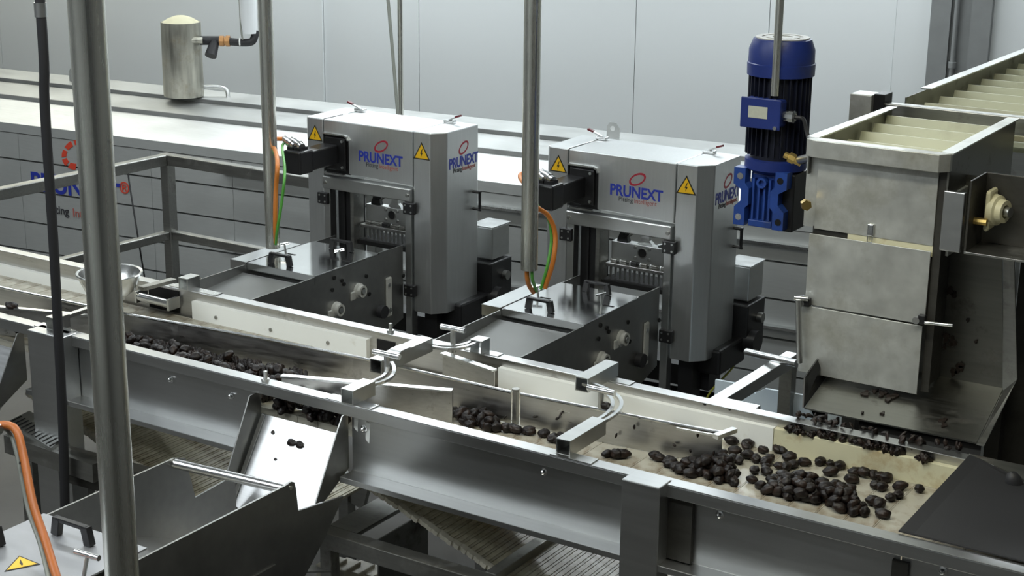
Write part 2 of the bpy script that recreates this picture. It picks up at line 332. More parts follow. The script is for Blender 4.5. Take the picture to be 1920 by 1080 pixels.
# ---- condensate tank standing on the tunnel roof
tb = ad(345, 177, 9.15); tb.z = 1.016
tk = thing('condensate_tank', tb, 'small stained cylindrical steel tank standing on the tunnel roof at upper left', 'tank')
tt = ad(345, 36, 9.15); H = tt.z - tb.z
MB().lathe(tb, [(.001, 0), (.112, 0), (.114, .012), (.112, H), (.106, H), (.106, H - .005)]).build('body', M['tank'], tk)
MB().lathe(tb, [(.108, H - .004), (.07, H + .02), (.03, H + .034), (.0, H + .037)]).build('cap', M['tanktop'], tk)
a = ad(322, 74, 8.99); b = ad(380, 76, 9.0)
MB().tube([a, b], .018).build('inlet_pipe', M['tank'], tk)
MB().tube(spline([ad(382, 163, 9.15), ad(405, 163, 9.15), ad(424, 168, 9.15), ad(428, 184, 9.15)], 5), .012).build('drain_pipe', M['steel'], tk)
v = thing('strainer_valve', ad(395, 85, 9.03), 'black y-strainer valve with bronze union beside the stained tank', 'valve')
MB().tube([ad(376, 76, 9.03), ad(412, 76, 9.03)], .026).build('valve_body', M['rubber'], v)
MB().tube([ad(403, 77, 9.03), ad(395, 105, 9.0)], .026, r2=.034).build('strainer_leg', M['rubber'], v)
MB().lathe(ad(412, 77, 9.03), [(.0, 0), (.03, 0), (.03, .025), (.024, .025), (.024, .035), (.031, .035), (.031, .058), (0, .058)], RR, 8, smooth=False).build('union', M['copper'], v)
MB().tube(spline([ad(430, 78, 9.03), ad(455, 80, 9.03), ad(472, 78, 9.03), ad(478, 66, 9.03), ad(479, 58, 9.03)], 6), .022).build('elbow_pipe', M['rubber'], v)
MB().lathe(ad(449, 79, 9.03), [(.0, 0), (.024, 0), (.024, .008), (0, .008)], RR).build('tape_band', M['white'], v)
wp = MB(); wp.cyl(ad(467, 62, 9.03), ad(467, 62, 9.03) + Z_ * (CEIL - ad(467, 62, 9.03).z), .048)
tag(wp.build('white_pipe', M['whitepipe']), 'white plastic pipe coming down to the black elbow beside the tank', 'pipe')
wr = MB(); wr.tube(spline([ad(455, 74, 8.99), ad(452, 55, 8.99), ad(449, 0, 8.99), ad(447, -80, 8.99), Vector((ad(447, -80, 8.99).x, ad(447, -80, 8.99).y, CEIL))], 4), .005, 6)
tag(wr.build('thin_wire', M['grey']), 'thin grey wire hanging beside the white plastic pipe', 'wire')
# thin vertical rods behind machine one
pr_ = ad(751, 120, 7.6); MB_ = MB().cyl((pr_.x, pr_.y, .99), (pr_.x, pr_.y, CEIL), .0125)
tag(MB_.build('thin_steel_pipe', M['pole']), 'thin bright steel pipe rising behind the left pitting machine', 'pipe')
sc0 = ad(722, -60, 7.5); sc0 = sc0 + (sc0 - ad(733, 60, 7.5)) * ((CEIL - sc0.z) / (sc0.z - ad(733, 60, 7.5).z))
tag(MB().tube([sc0, ad(733, 60, 7.5), ad(746, 214, 7.5), ad(750, 250, 7.5)], .008, 8).build('slanting_cable', M['grey']), 'dark slanting cable beside the thin pipe behind the left machine', 'cable')

# ================================================================== guard railing
c0 = ay(313, 290, 2.15); zt = c0.z - .02; zm = ay(310, 437, 2.15).z
gr = thing('guard_railing', (c0.x, c0.y, 0), 'stainless guard railing of square tube with corner post at left', 'railing')
MB().box(c0.x - .025, c0.x + .025, c0.y - .025, c0.y + .025, 0, zt - .025, .004).build('post', M['frame'], gr)
MB().beam((c0.x - .03, c0.y, zt), (-2.42, c0.y, zt), .05, .05).build('top_rail', M['frame'], gr, .004)
MB().beam((c0.x, c0.y - .026, zt), (c0.x - .09, .75, zt), .05, .05).build('top_rail', M['frame'], gr, .004)
MB().beam((c0.x + .026, c0.y, zm), (-2.42, c0.y, zm), .04, .04).build('mid_rail', M['frame'], gr, .004)
MB().beam((c0.x, c0.y - .026, zm), (c0.x - .09, .75, zm), .04, .04).build('mid_rail', M['frame'], gr, .004)
MB().box(c0.x - .115, c0.x - .065, .72, .77, 0, zt, .004).build('post', M['frame'], gr)
MB().box(-2.42, -2.37, c0.y - .025, c0.y + .025, 0, zt, .004).build('post', M['frame'], gr)
pc = az(240, 312, zt - .05)
tag(MB().tube(spline([pc, az(242, 340, zt - .12), az(258, 440, zt - .35), az(271, 520, zt - .58)], 5), .004, 6).build('drop_wire', M['rubber']), 'thin black wire hanging down from the guard railing', 'wire')

# ================================================================== sorting conveyor
XL, XR = -3.4, 1.6
cv = thing('sorting_conveyor', (-.8, .3, 0), 'long stainless sorting conveyor with white belt crossing the picture', 'conveyor')
def front_seg(x0, x1): MB().box(x0, x1, .026, .030, .795, .998).build('front_panel', M['conv'], cv)
for s in ((XL, -2.46), (-2.12, -1.19), (-.855, .715), (.719, XR)): front_seg(*s)
def fl(y0, y1, yl, zlip, name='top_flange'):
    mb = MB(); mb.box(XL, XR, y0, y1, .997, 1.0)
    mb.box(XL, XR, yl, yl + .003, zlip, .997)
    return mb.build(name, M['conv'], cv, .0012)
fl(0, .042, 0, .966)
fl(.566, .606, .603, .97)
MB().box(XL, XR, .578, .582, .80, .997).build('back_panel', M['inner'], cv)
for x0, x1 in ((XL, -2.46), (-2.12, -1.19), (-.855, XR)):
    mb = MB(); mb.box(x0, x1, -.032, .026, .793, .796); mb.box(x0, x1, -.034, -.032, .780, .796); mb.build('bottom_flange', M['conv'], cv, .001)
# belt rows
sl = MB(); sl.box(-.0365, .0365, .045, .565, .885, .905); sl.box(-.0365, -.033, .045, .565, .905, .9062)
sl = sl.build('belt_slat', M['belt'], cv, .0015); sx0 = XL + .06
base = sl.location.copy(); sl.location = base + Vector((sx0 - 0, 0, 0))
k = 1
while sx0 + k * .0745 < XR - .1:
    o = sl.copy(); C.objects.link(o); o.location = base + Vector((sx0 + k * .0745, 0, 0)); k += 1
# white guide strips on the back panel
MB().box(-3.2, -2.33, .560, .578, .885, .945).build('guide_strip', M['white'], cv, .001)
MB().box(-1.96, -1.215, .560, .578, .897, .968).build('guide_strip', M['white'], cv, .001)
for k in range(3):
    xx = -1.85 + .24 * k
    MB().cyl((xx, .5605, .93), (xx, .556, .93), .006, 10).build('bolt_head', M['frame'], cv)
MB().box(-.72, .17, .560, .578, .905, .972).build('guide_strip', M['white'], cv, .001)
MB().box(.172, 1.5, .560, .578, .905, .972).build('guide_strip', M['stained'], cv, .001)
MB().box(-1.185, -1.115, .5745, .578, .905, .972).build('side_opening', M['hole'], cv)
# lengthwise divider
dv = [(-3.35, .20), (-1.95, .256), (-1.45, .311), (-1.09, .333), (-.53, .335)]
mb = MB()
for (xa, ya), (xb, yb) in zip(dv, dv[1:]): mb.hexa([(xa, ya, .907), (xb, yb, .907), (xb, yb + .003, .907), (xa, ya + .003, .907), (xa, ya, .998), (xb, yb, .998), (xb, yb + .003, .998), (xa, ya + .003, .998)])
d1 = mb.build('divider_plate', M['inner'], cv)
mb = MB()
for (xa, ya), (xb, yb) in zip(dv, dv[1:]): mb.tube([(xa, ya + .002, 1.0), (xb, yb + .002, 1.0)], .005, 8)
mb.build('divider_rim', M['bright'], d1)
d2 = MB().hexa([(-.50, .337, .907), (.10, .381, .907), (.10, .385, .907), (-.50, .341, .907), (-.50, .337, .998), (.10, .381, .998), (.10, .385, .998), (-.50, .341, .998)]).build('divider_plate', M['inner'], cv)
MB().tube([(-.50, .339, 1.0), (.10, .383, 1.0)], .005, 8).build('divider_rim', M['bright'], d2)
MB().box(-.522, -.508, .328, .345, .907, 1.008, .002).build('divider_post', M['frame'], cv)
MB().cyl((-.515, .336, 1.008), (-.515, .336, 1.014), .011, 10).build('bolt_head', M['frame'], cv)
# bolts on the front panel
for px, py in ((321, 711), (1020, 884), (1350, 965), (434, 742), (683, 804), (1768, 1070)):
    p = ay(px, py, .026); MB().lathe((p.x, .026, p.z), [(.011, 0), (.011, .002), (.006, .003), (.006, .01), (.003, .013), (0, .013)], (0, -1, 0), 12).build('bolt_head', M['bright'], cv)
for px, py, yy in ((745, 618, .585), (525, 703, .02)):
    p = az(px, py, 1.0); MB().lathe((p.x, yy, 1.0), [(.012, 0), (.012, .008), (.006, .008), (.006, .03), (0, .032)], (0, 0, 1), 8).build('bolt_head', M['steel'], cv)
# posts
for x0, x1 in ((-2.085, -1.93), (.030, .135), (1.35, 1.46)):
    MB().box(x0, x1, -.040, .024, 0, 1.003, .003).build('post', M['conv'], cv)
    MB().box(x0, x1, .61, .67, 0, .96, .003).build('post', M['frame'], cv)
MB().box(.135, .20, .010, .0255, .80, .966).build('joint_plate', M['grime'], cv); MB().box(.70, .738, .016, .0258, .80, .945).build('joint_plate', M['grime'], cv)
# dark sloped hood over the right end
h0 = Vector((.70, .044, 1.003)); h1 = Vector((.69, .60, 1.003)); h2 = Vector((1.5, .044, 1.003)); h3 = Vector((1.5, .60, 1.003)); hr = Vector((1.25, .33, 1.16))
mb = MB(); mb.prism([h0, h2, Vector((1.5, .33, 1.06)), h1], (0, 0, .004)); mb.prism([h1, Vector((1.5, .33, 1.06)), h3], (0, 0, .004))
hood = thing('sloped_hood', (1.1, .33, 1.003), 'dark grimy sloped sheet covering the right end of the white belt', 'hood')
MB().prism([h0, h2, Vector((1.5, .30, .93)), Vector((.695, .588, 1.0035))], (0, 0, .003)).build('near_sheet', M['rubber'], hood)  # near sheet coloured plain black, darker than the far sheet
MB().prism([Vector((.692, .592, 1.004)), Vector((1.5, .304, .934)), h3], (0, 0, .003)).build('far_sheet', M['dirty'], hood)
p = az(1905, 918, .985); MB().lathe(p, [(.0, -.01), (.022, 0), (.02, .03), (.012, .045), (0, .05)], (-.3, -.2, 1), 14).build('rubber_plug', M['rubber'], hood)

# ---- diverter gates over the belt
def handle(gt, p, L=.085, h=.06, ang=0.0):
    p = Vector(p); d = Vector((math.cos(ang), math.sin(ang), 0)) * (L / 2)
    hd = MB().cyl(p, p + Z_ * h, .008, 10).build('clamp_stem', M['steel'], gt)
    MB().cyl(p + Z_ * h - d, p + Z_ * h + d, .0085, 12).build('clamp_handle', M['bright'], hd)
def arcbar(gt, a, b, bulge):
    for s in (-.012, .012):
        off = Vector(bulge).normalized() * s
        mb = MB(); q = arc_pts(Vector(a) + off, Vector(b) + off, bulge, 14)
        for i in range(len(q) - 1): mb.beam(q[i], q[i + 1], .010, .008)
        mb.build('slotted_arc', M['bright'], gt)
def stub(gt, a, b): sqtube(MB(), a, b, .042).build('square_tube', M['steel'], gt, .0)
g1 = thing('diverter_gate', (-.9, .3, 1.0), 'diverter gate at the centre of the belt with long square crossbar and T clamps', 'gate')
stub(g1, (-.93, .235, 1.028), (-.93, .49, 1.028))
MB().box(-.95, -.91, .33, .38, 1.049, 1.052).build('weld_pad', M['bright'], g1)
stub(g1, (-.85, .000, 1.022), (-.85, .10, 1.022)); MB().box(-.93, -.77, .002, .04, 1.0, 1.003).build('foot_plate', M['bright'], g1)
arcbar(g1, (-.85, .10, 1.03), (-.885, .235, 1.05), (.035, 0, 0))
handle(g1, (-.868, .205, 1.035), .09, .05, .05)
stub(g1, (-.80, .56, 1.022), (-.80, .605, 1.022)); MB().box(-.85, -.73, .57, .605, 1.0, 1.003).build('foot_plate', M['bright'], g1)
arcbar(g1, (-.905, .475, 1.03), (-.81, .585, 1.035), (.03, -.03, 0))
handle(g1, (-.866, .535, 1.0), .085, .075, .05)
ba = az(528, 707, 1.0); bb = az(848, 735, 1.0)
bl = MB().hexa([(ba.x, ba.y, .908), (bb.x, bb.y, .908), (bb.x, bb.y + .004, .908), (ba.x, ba.y + .004, .908), (ba.x, ba.y, 1.0), (bb.x, bb.y, 1.0), (bb.x, bb.y + .004, 1.0), (ba.x, ba.y + .004, 1.0)]).build('gate_blade', M['inner'], g1)
MB().beam(ba + Z_ * .004, bb + Z_ * .004, .022, .006).build('blade_rim', M['bright'], bl)
ba = Vector((-.88, .50, 1.0)); bb = Vector((-.665, .455, 1.0))
bl = MB().hexa([(ba.x, ba.y, .908), (bb.x, bb.y, .908), (bb.x, bb.y + .004, .908), (ba.x, ba.y + .004, .908), (ba.x, ba.y, 1.0), (bb.x, bb.y, 1.0), (bb.x, bb.y + .004, 1.0), (ba.x, ba.y + .004, 1.0)]).build('gate_blade', M['inner'], g1)
MB().beam(ba + Z_ * .004, bb + Z_ * .004, .022, .006).build('blade_rim', M['bright'], bl)
g2 = thing('diverter_gate', (-.25, .3, 1.0), 'diverter gate over the right belt half with curved bar between two square stubs', 'gate')
stub(g2, (-.365, .445, 1.024), (-.365, .62, 1.024)); MB().box(-.39, -.28, .57, .606, 1.0, 1.003).build('foot_plate', M['steel'], g2)
stub(g2, (-.17, .015, 1.022), (-.17, .20, 1.022)); MB().box(-.2, -.08, .0, .04, 1.0, 1.003).build('foot_plate', M['steel'], g2)
arcbar(g2, (-.35, .45, 1.028), (-.175, .19, 1.03), (.055, .045, 0))
handle(g2, (-.255, .36, 1.0), .085, .055, .0)
pa = az(1278, 797, 1.0); pb = az(1362, 812, 1.0)
pv = MB(); pv.beam(pa, pb, .006, .006); pv.beam(pa + Vector((-.0, -.03, 0)), pb + Vector((0, -.03, 0)), .006, .006); pv.beam(pb + Vector((-.01, -.045, .002)), pb + Vector((.01, .03, .002)), .018, .012)
pv.build('pivot_bracket', M['bright'], g2)
g3 = thing('diverter_gate', (-1.95, .15, 1.0), 'diverter gate at left beside the steel bowl with a flat blade', 'gate')
ba = az(0, 580, 1.0); bb = az(166, 590, 1.0); ba = Vector((-2.35, .07, 1.0)); bb = Vector((-1.97, .19, 1.0))
bl = MB().hexa([(ba.x, ba.y, .908), (bb.x, bb.y, .908), (bb.x, bb.y + .004, .908), (ba.x, ba.y + .004, .908), (ba.x, ba.y, 1.0), (bb.x, bb.y, 1.0), (bb.x, bb.y + .004, 1.0), (ba.x, ba.y + .004, 1.0)]).build('gate_blade', M['inner'], g3)
MB().beam(ba + Z_ * .004, bb + Z_ * .004, .018, .006).build('blade_rim', M['bright'], bl)
stub(g3, (-2.02, .0, 1.022), (-2.02, .06, 1.022)); MB().box(-2.1, -1.95, .002, .04, 1.0, 1.003).build('foot_plate', M['bright'], g3)
MB().beam((-2.02, .055, 1.03), (-1.98, .27, 1.05), .02, .012).build('swing_bar', M['steel'], g3)
MB().beam(az(264, 541, 1.03), az(326, 525, 1.03), .03, .012).build('swing_bar', M['frame'], g3)
stub(g3, (-1.995, .56, 1.022), (-1.995, .62, 1.022)); MB().box(-2.07, -1.86, .57, .606, 1.0, 1.003).build('foot_plate', M['bright'], g3)
bp = az(207, 545, 1.03); bp.z = 1.005
bw = thing('steel_bowl', bp, 'polished stainless steel bowl set on the belt divider behind the thick pole', 'bowl')
MB().lathe(bp, [(0, .0), (.05, .003), (.082, .03), (.098, .065), (.103, .085), (.110, .087), (.108, .09), (.1, .088), (.094, .066), (.078, .033), (.048, .008), (0, .006)], (0, 0, 1), 32).build('bowl_body', M['bright'], bw)
ra = ay(262, 556, .53); rb = ay(318, 570, .53)
rl = MB(); rl.cyl((ra.x, .53, ra.z), (rb.x, .53, rb.z), .015)
rl = tag(rl.build('cross_roller', M['bright']), 'bright steel roller lying behind the bowl, right of the thick pole', 'roller')
MB().box(ra.x - .01, ra.x - .001, .515, .57, ra.z - .02, ra.z + .02).build('roller_bracket', M['steel'], rl); MB().box(rb.x + .001, rb.x + .01, .515, .57, rb.z - .02, rb.z + .02).build('roller_bracket', M['steel'], rl)
MB().box(ra.x, rb.x, .573, .5775, .908, .985).build('side_opening', M['hole'], cv)

# ---- slides from the conveyor into the front machines
def slide(dx, lab):
    t = thing('infeed_slide', (-1.03 + dx, -.1, .6), lab, 'chute', None)
    X0, X1 = -1.178 + dx, -.875 + dx
    y0, z0, y1, z1 = .020, .897, -.20, .56
    nn = Vector((0, -(z0 - z1), -(y1 - y0) * -1)).normalized()
    MB().prism([(X0 + .012, y0, z0), (X1, y0, z0), (X1, y1, z1), (X0 + .012, y1, z1)], (0, .004, -.002)).build('slide_plate', M['slide'], t)
    MB().prism([(X0, y0, z0), (X0 + .014, y0 - .002, z0), (X0 + .014, y1 - .002, z1), (X0, y1, z1)], (0, -.004, 0)).build('fold', M['steel'], t)
    MB().prism([(X0, y1, z1), (X1, y1, z1), (X1, y1 - .10, z1 - .10), (X0, y1 - .10, z1 - .10)], (0, .004, -.002)).build('lower_lip', M['slide'], t)
    MB().prism([(X0 - .012, .024, .962), (X0 - .012, .024, .84), (X0 - .012, -.19, .50), (X0 - .012, -.245, .535), (X0 - .012, -.02, .962)], (.004, 0, 0)).build('side_plate', M['hopper'], t)
    MB().prism([(X1 + .004, .024, .962), (X1 + .004, .024, .80), (X1 + .004, -.085, .74), (X1 + .004, -.125, .745), (X1 + .004, -.02, .93), (X1 + .004, .0, .962)], (.004, 0, 0)).build('side_plate', M['hopper'], t)
    for fx, fz, sz in ((.06, .86, .006), (.10, .80, .004), (.14, .70, .010), (.28, .84, .004), (.03, .74, .009), (.02, .66, .011), (.05, .60, .009), (.12, .59, .007)):
        yq = y0 + (fz - z0) / (z1 - z0) * (y1 - y0); c = Vector((X0 + fx, yq, fz)); ds = Vector((0, y1 - y0, z1 - z0)).normalized(); up = Vector((0, ds.z, -ds.y)); up = up if up.z > 0 else -up
        MB().prism([c + X_ * (sz * math.cos(2 * PI * j / 9) * random.uniform(.7, 1.4)) + ds * (sz * math.sin(2 * PI * j / 9)) for j in range(9)], up * .003).build('pulp_stain', M['pulp'], t)
    return t
slide(0, 'bright stainless slide dropping prunes from the conveyor front into the near hopper')
slide(-1.31, 'stainless slide at the far left edge leaving the conveyor front beside the post')
# dark bracket right of the slide opening
# ================================================================== inclined soiled belts below the conveyor
def incl(xa, za, xb, zb, n, lab):
    t = thing('inclined_belt', ((xa + xb) / 2, .36, 0), lab, 'conveyor')
    d = Vector((xb - xa, 0, zb - za)); L = d.length; d.normalize(); up = Vector((-d.z, 0, d.x)); st = L / n
    mb = MB(); h = st * .46
    e = .012
    c0_ = Vector((xa, 0, za))
    for yy0, yy1 in ((.10, .62),):
        mb.hexa([c0_ - d * h + Y_ * yy0 - up * .012, c0_ + d * h + Y_ * yy0 - up * .012, c0_ + d * h + Y_ * yy1 - up * .012, c0_ - d * h + Y_ * yy1 - up * .012,
                 c0_ - d * h + Y_ * yy0, c0_ + d * h + Y_ * yy0, c0_ + d * h + Y_ * yy1, c0_ - d * h + Y_ * yy1])
        mb.hexa([c0_ - d * h * .3 + Y_ * yy0, c0_ + d * h * .3 + Y_ * yy0, c0_ + d * h * .3 + Y_ * yy1, c0_ - d * h * .3 + Y_ * yy1,
                 c0_ - d * h * .3 + Y_ * yy0 + up * .002, c0_ + d * h * .3 + Y_ * yy0 + up * .002, c0_ + d * h * .3 + Y_ * yy1 + up * .002, c0_ - d * h * .3 + Y_ * yy1 + up * .002])
    ed = MB()
    for f0, f1, w0 in ((-1.08, -.1, .084), (-.1, 1.08, .081)):
        ed.hexa([c0_ + d * h * f0 + Y_ * w0 - up * .012, c0_ + d * h * f1 + Y_ * w0 - up * .012, c0_ + d * h * f1 + Y_ * .0995 - up * .012, c0_ + d * h * f0 + Y_ * .0995 - up * .012,
                 c0_ + d * h * f0 + Y_ * w0 + up * .001, c0_ + d * h * f1 + Y_ * w0 + up * .001, c0_ + d * h * f1 + Y_ * .0995 + up * .003, c0_ + d * h * f0 + Y_ * .0995 + up * .003])
    s0 = mb.build('belt_slat', M['beltdirt'], t); e0 = ed.build('edge_link', M['beltedge'], t); b0 = s0.location.copy()
    for i in range(1, n):
        o = s0.copy(); C.objects.link(o); o.location = b0 + d * (st * i); o2 = e0.copy(); C.objects.link(o2); o2.location = b0 + d * (st * i) + Y_ * random.uniform(-.004, .001)
    a = c0_ - up * .05; b = Vector((xb, 0, zb)) - up * .05
    MB().beam(a + Y_ * .64, b + Y_ * .64, .02, .09).build('side_frame', M['frame'], t)
    MB().box(xa + .05, xa + .09, .62, .66, 0, za - .06).build('leg', M['frame'], t); MB().box(xb - .12, xb - .08, .62, .66, 0, max(.1, zb)).build('leg', M['frame'], t)
incl(-.89, .746, .95, .12, 80, 'soiled inclined modular belt running down to the right below the conveyor front')
incl(-2.25, .72, -1.27, .43, 42, 'soiled inclined modular belt below the conveyor, left of the near hopper')
# square frame in front of the right inclined belt
ff = thing('tube_stand', (-.7, .05, 0), 'low square tube frame at the bottom beside the soiled belt edge', 'frame')
q0 = az(607, 990, .6); q1 = az(915, 1075, .6)
MB().beam((q0.x, q0.y, .575), (q1.x + .03, q0.y, .575), .05, .05).build('front_tube', M['frame'], ff, .002)
q2 = az(700, 925, .6); MB().box(q0.x, q0.x + .10, q0.y + .026, q0.y + .30, .594, .6).build('corner_plate', M['frame'], ff)
MB().box(q0.x + .01, q0.x + .05, q0.y + .03, q0.y + .30, .55, .593).build('side_tube', M['frame'], ff)
q3 = az(1050, 990, .6); MB().beam((q1.x + .005, q0.y + .026, .582), (q1.x + .005, q3.y, .582), .036, .036).build('side_tube', M['frame'], ff, .002)
MB().box(q1.x - .013, q1.x + .023, q3.y - .036, q3.y, 0, .564).build('leg', M['frame'], ff, .002)
MB().box(q0.x, q0.x + .04, q0.y - .02, q0.y + .02, 0, .55).build('leg', M['frame'], ff, .002)
MB().box(q0.x + .16, q0.x + .165, q0.y + .04, q0.y + .28, .40, .59).build('drip_plate', M['dirty'], ff)
ms = thing('belt_module_stack', az(660, 1060, .45), 'stepped stack of pale loose belt modules at the bottom under the square frame', 'belt')
for k in range(5):
    p = az(612 + 26 * k, 1046 + 5 * k, .46 - .01 * k); 
    MB().box(p.x, p.x + .055, p.y - .05, p.y + .03, .30, p.z, .003).build('belt_module', M['beltedge'], ms)
# lower beams at left
lb = thing('beam_stand', (-1.8, -.1, 0), 'dark low steel beams beneath the left end of the conveyor', 'frame')
MB().beam(az(20, 828, .62), az(186, 884, .62), .05, .06).build('cross_beam', M['frame'], lb)
MB().beam(az(120, 868, .60), az(330, 925, .60), .05, .10).build('cross_beam', M['grime'], lb)
p = az(150, 880, .5); MB().box(p.x - .03, p.x + .03, p.y - .03, p.y + .03, 0, .55).build('leg', M['frame'], lb)
p = az(60, 840, .5); MB().box(p.x - .03, p.x + .03, p.y - .03, p.y + .03, 0, .56).build('leg', M['frame'], lb)
gt_ = thing('drain_grating', az(50, 790, .66), 'pale slotted grating plate at the far left below the conveyor', 'grating')
ga, gb, gc, gd_ = az(15, 790, .66), az(55, 770, .66), az(130, 812, .66), az(95, 840, .66)
MB().prism([ga, gb, gc, gd_], (0, 0, -.012)).build('plate', M['steel'], gt_)
for k in range(12):
    t = k / 12 + .04; p = ga + (gd_ - ga) * t; q = p + (gb - ga) * .55
    MB().beam(p + Z_ * .001 + (gb - ga) * .05, q + Z_ * .001, .004, .002).build('slot', M['hole'], gt_)

# ================================================================== pitting machines (built once in local coordinates, then copied)
def sign(parent, c, side, s):  # warning triangle, c centre, side 'y' faces -Y, 'x' faces +X
    e = X_ if side == 'y' else Y_; out = Vector((0, -1, 0)) if side == 'y' else X_
    c = Vector(c)
    def tri(k): return [c - e * (s * k / 2) - Z_ * (s * k * .289), c + e * (s * k / 2) - Z_ * (s * k * .289), c + Z_ * (s * k * .577)]
    g = MB().prism(tri(1.0), out * .0008).build('warning_sign', M['signblack'], parent)
    MB().prism([p + out * .0008 for p in tri(.80)], out * .0006).build('sign_face', M['yellow'], g)
    b = [(.05, .36), (-.10, .02), (-.01, .02), (-.05, -.2), (.10, .10), (.01, .10), (.09, .36)]
    MB().prism([c + e * (q * s * .75) + Z_ * (r * s * .75 - s * .02) + out * .0014 for q, r in b], out * .0006).build('flash_mark', M['signblack'], g)
    return g
def build_machine():
    t = thing('pitting_machine', (0, 0, 0), '', 'machine')
    ZT, ZB = 1.37, .62
    # right cover with two chamfered edges
    def cover(poly, z0, z1, name):
        return MB().prism([Vector((x, y, z0)) for x, y in poly], (0, 0, z1 - z0)).build(name, M['cover'], t, .004)
    rc = cover([(.540, 0), (.622, 0), (.668, .05), (.668, .27), (.54, .27)], ZB + .01, ZT, 'right_cover')
    lc = cover([(.086, 0), (.006, 0), (-.010, .016), (-.010, .27), (.086, .27)], ZB - .08, ZT, 'left_cover')
    cc = MB().prism([Vector((x, 0, z)) for x, z in ((.089, 1.31), (.205, 1.31), (.216, 1.30), (.216, 1.155), (.537, 1.145), (.537, ZT - .001), (.089, ZT - .001))], (0, .27, 0)).build('centre_cover', M['cover'], t, .004)
    rp = ringmesh((0, 0, 0), X_, Z_, 0, 0, 0, X_, 3) if 0 else None
    MB().box(.0895, .2145, .012, .10, 1.15, 1.308).build('motor_recess', M['black'], t)
    sq = MB(); pts = [(.09, 1.314), (.200, 1.314), (.213, 1.308), (.219, 1.295), (.219, 1.155)]
    for (xa, za), (xb, zb) in zip(pts, pts[1:]): sq.beam((xa, -.004, za), (xb, -.004, zb), .012, .006)
    sq.build('recess_rim', M['steel'], t)
    # servo motor sticking out towards the line
    mo = MB().box(.085, .163, -.165, .012, 1.192, 1.272, .006).build('servo_motor', M['black'], t)
    MB().box(.080, .168, -.245, -.162, 1.187, 1.281, .008).build('motor_end', M['hinge'], mo)
    MB().box(.094, .20, .0, .012, 1.165, 1.30, .003).build('motor_flange', M['black'], mo)
    for k, x in enumerate((.100, .135)):
        q = Vector((x, -.20, 1.294)); d = Vector((-.72, .25, .20)).normalized()
        cn = MB().lathe(q + d * -.01, [(0, 0), (.016, 0), (.016, .02), (.019, .02), (.019, .05), (.016, .05), (.016, .075), (.011, .085), (0, .085)], d, 14).build('plug', M['bright'], mo)
        MB().box(x - .015, x + .015, -.225, -.175, 1.279, 1.292).build('plug_base', M['black'], mo)
    for zz in (1.288, 1.18): 
        MB().cyl((.185, .001, zz), (.185, -.006, zz), .006, 8).build('screw_head', M['steel'], mo)
    MB().box(.10, .20, -.012, .0, 1.146, 1.153).build('slide_pin', M['bright'], mo)
    # cross beam and uprights of the opening
    MB().box(.091, .536, -.018, .03, 1.086, 1.138, .004).build('cross_beam', M['steel'], t)
    for x in (.107, .523): MB().cyl((x, -.018, 1.112), (x, -.024, 1.112), .007, 10).build('bolt_head', M['frame'], t)
    for x0, x1 in ((.093, .124), (.505, .535)): MB().box(x0, x1, -.010, .03, .45, 1.088, .002).build('upright', M['steel'], t)
    for x, z in ((.095, 1.045), (.531, 1.06), (.531, .72), (.095, .72)):
        h = MB().box(x - .026, x + .026, -.026, -.004, z - .024, z + .024, .003).build('hinge', M['hinge'], t)
        m_ = MB()
        for sx in (-.014, .014):
            for sz in (-.013, .013): m_.cyl((x + sx, -.026, z + sz), (x + sx, -.0275, z + sz), .0042, 8)
        m_.build('hinge_screws', M['steel'], h)
    # guide column, head and needles
    gc_ = MB().box(.127, .205, .04, .12, .62, 1.086).build('guide_column', M['black'], t)
    MB().box(.158, .166, .032, .04, .70, 1.086).build('guide_rail', M['hinge'], gc_); MB().box(.196, .214, .03, .10, .70, 1.086, .002).build('guide_rail', M['frame'], gc_)
    hp = MB().box(.235, .495, .085, .125, .952, 1.02, .002).build('punch_head', M['steel'], t)
    rg = MB().lathe((.368, .085, .99), [(.021, 0), (.021, .001), (.0175, .0015), (.0175, .0)], (0, -1, 0), 20); rg.build('bore_rim', M['frame'], hp)
    MB().cyl((.368, .0845, .99), (.368, .08495, .99), .0175, 20).build('bore', M['hole'], hp)
    for sx, sz in ((-.03, .018), (.03, .018), (-.03, -.022), (.03, -.022)): MB().cyl((.368 + sx, .085, .99 + sz), (.368 + sx, .080, .99 + sz), .006, 8).build('bolt_head', M['frame'], hp)
    MB().prism([Vector((.335, .105, 1.02)), Vector((.401, .105, 1.02)), Vector((.385, .105, 1.035)), Vector((.383, .105, 1.086)), Vector((.353, .105, 1.086)), Vector((.351, .105, 1.035))], (0, .02, 0)).build('connecting_rod', M['steel'], hp)
    MB().prism([Vector((.25, .10, 1.02)), Vector((.30, .10, 1.02)), Vector((.285, .10, 1.055)), Vector((.265, .10, 1.06))], (0, .02, 0)).build('clamp_block', M['hinge'], hp)
    MB().beam((.43, .09, 1.022), (.475, .13, 1.035), .012, .016).build('lever', M['bright'], hp)
    MB().tube(spline([(.30, .10, 1.086), (.305, .10, 1.065), (.29, .10, 1.045), (.275, .10, 1.04)], 5), .005, 8).build('hose', M['rubber'], hp)
    MB().tube([(.32, .11, 1.09), (.322, .11, 1.06), (.285, .105, 1.03)], .004, 8).build('hose', M['grey'], hp)
    MB().box(.225, .50, .06, .13, .925, .938, .001).build('needle_bar', M['inner'], hp)
    for k in range(6):
        x = .25 + k * .043; MB().box(x - .014, x + .014, .075, .105, .938, .952, .003).build('spring_cup', M['frame'] if k != 2 else M['black'], hp)
    for k in range(13):
        x = .236 + k * .0205; MB().cyl((x, .085, .925), (x, .085, .875), .0055, 8, r2=.004).build('needle', M['steel'], hp)
    MB().box(.215, .50, .05, .20, .855, .872).build('needle_bed', M['hole'], hp)
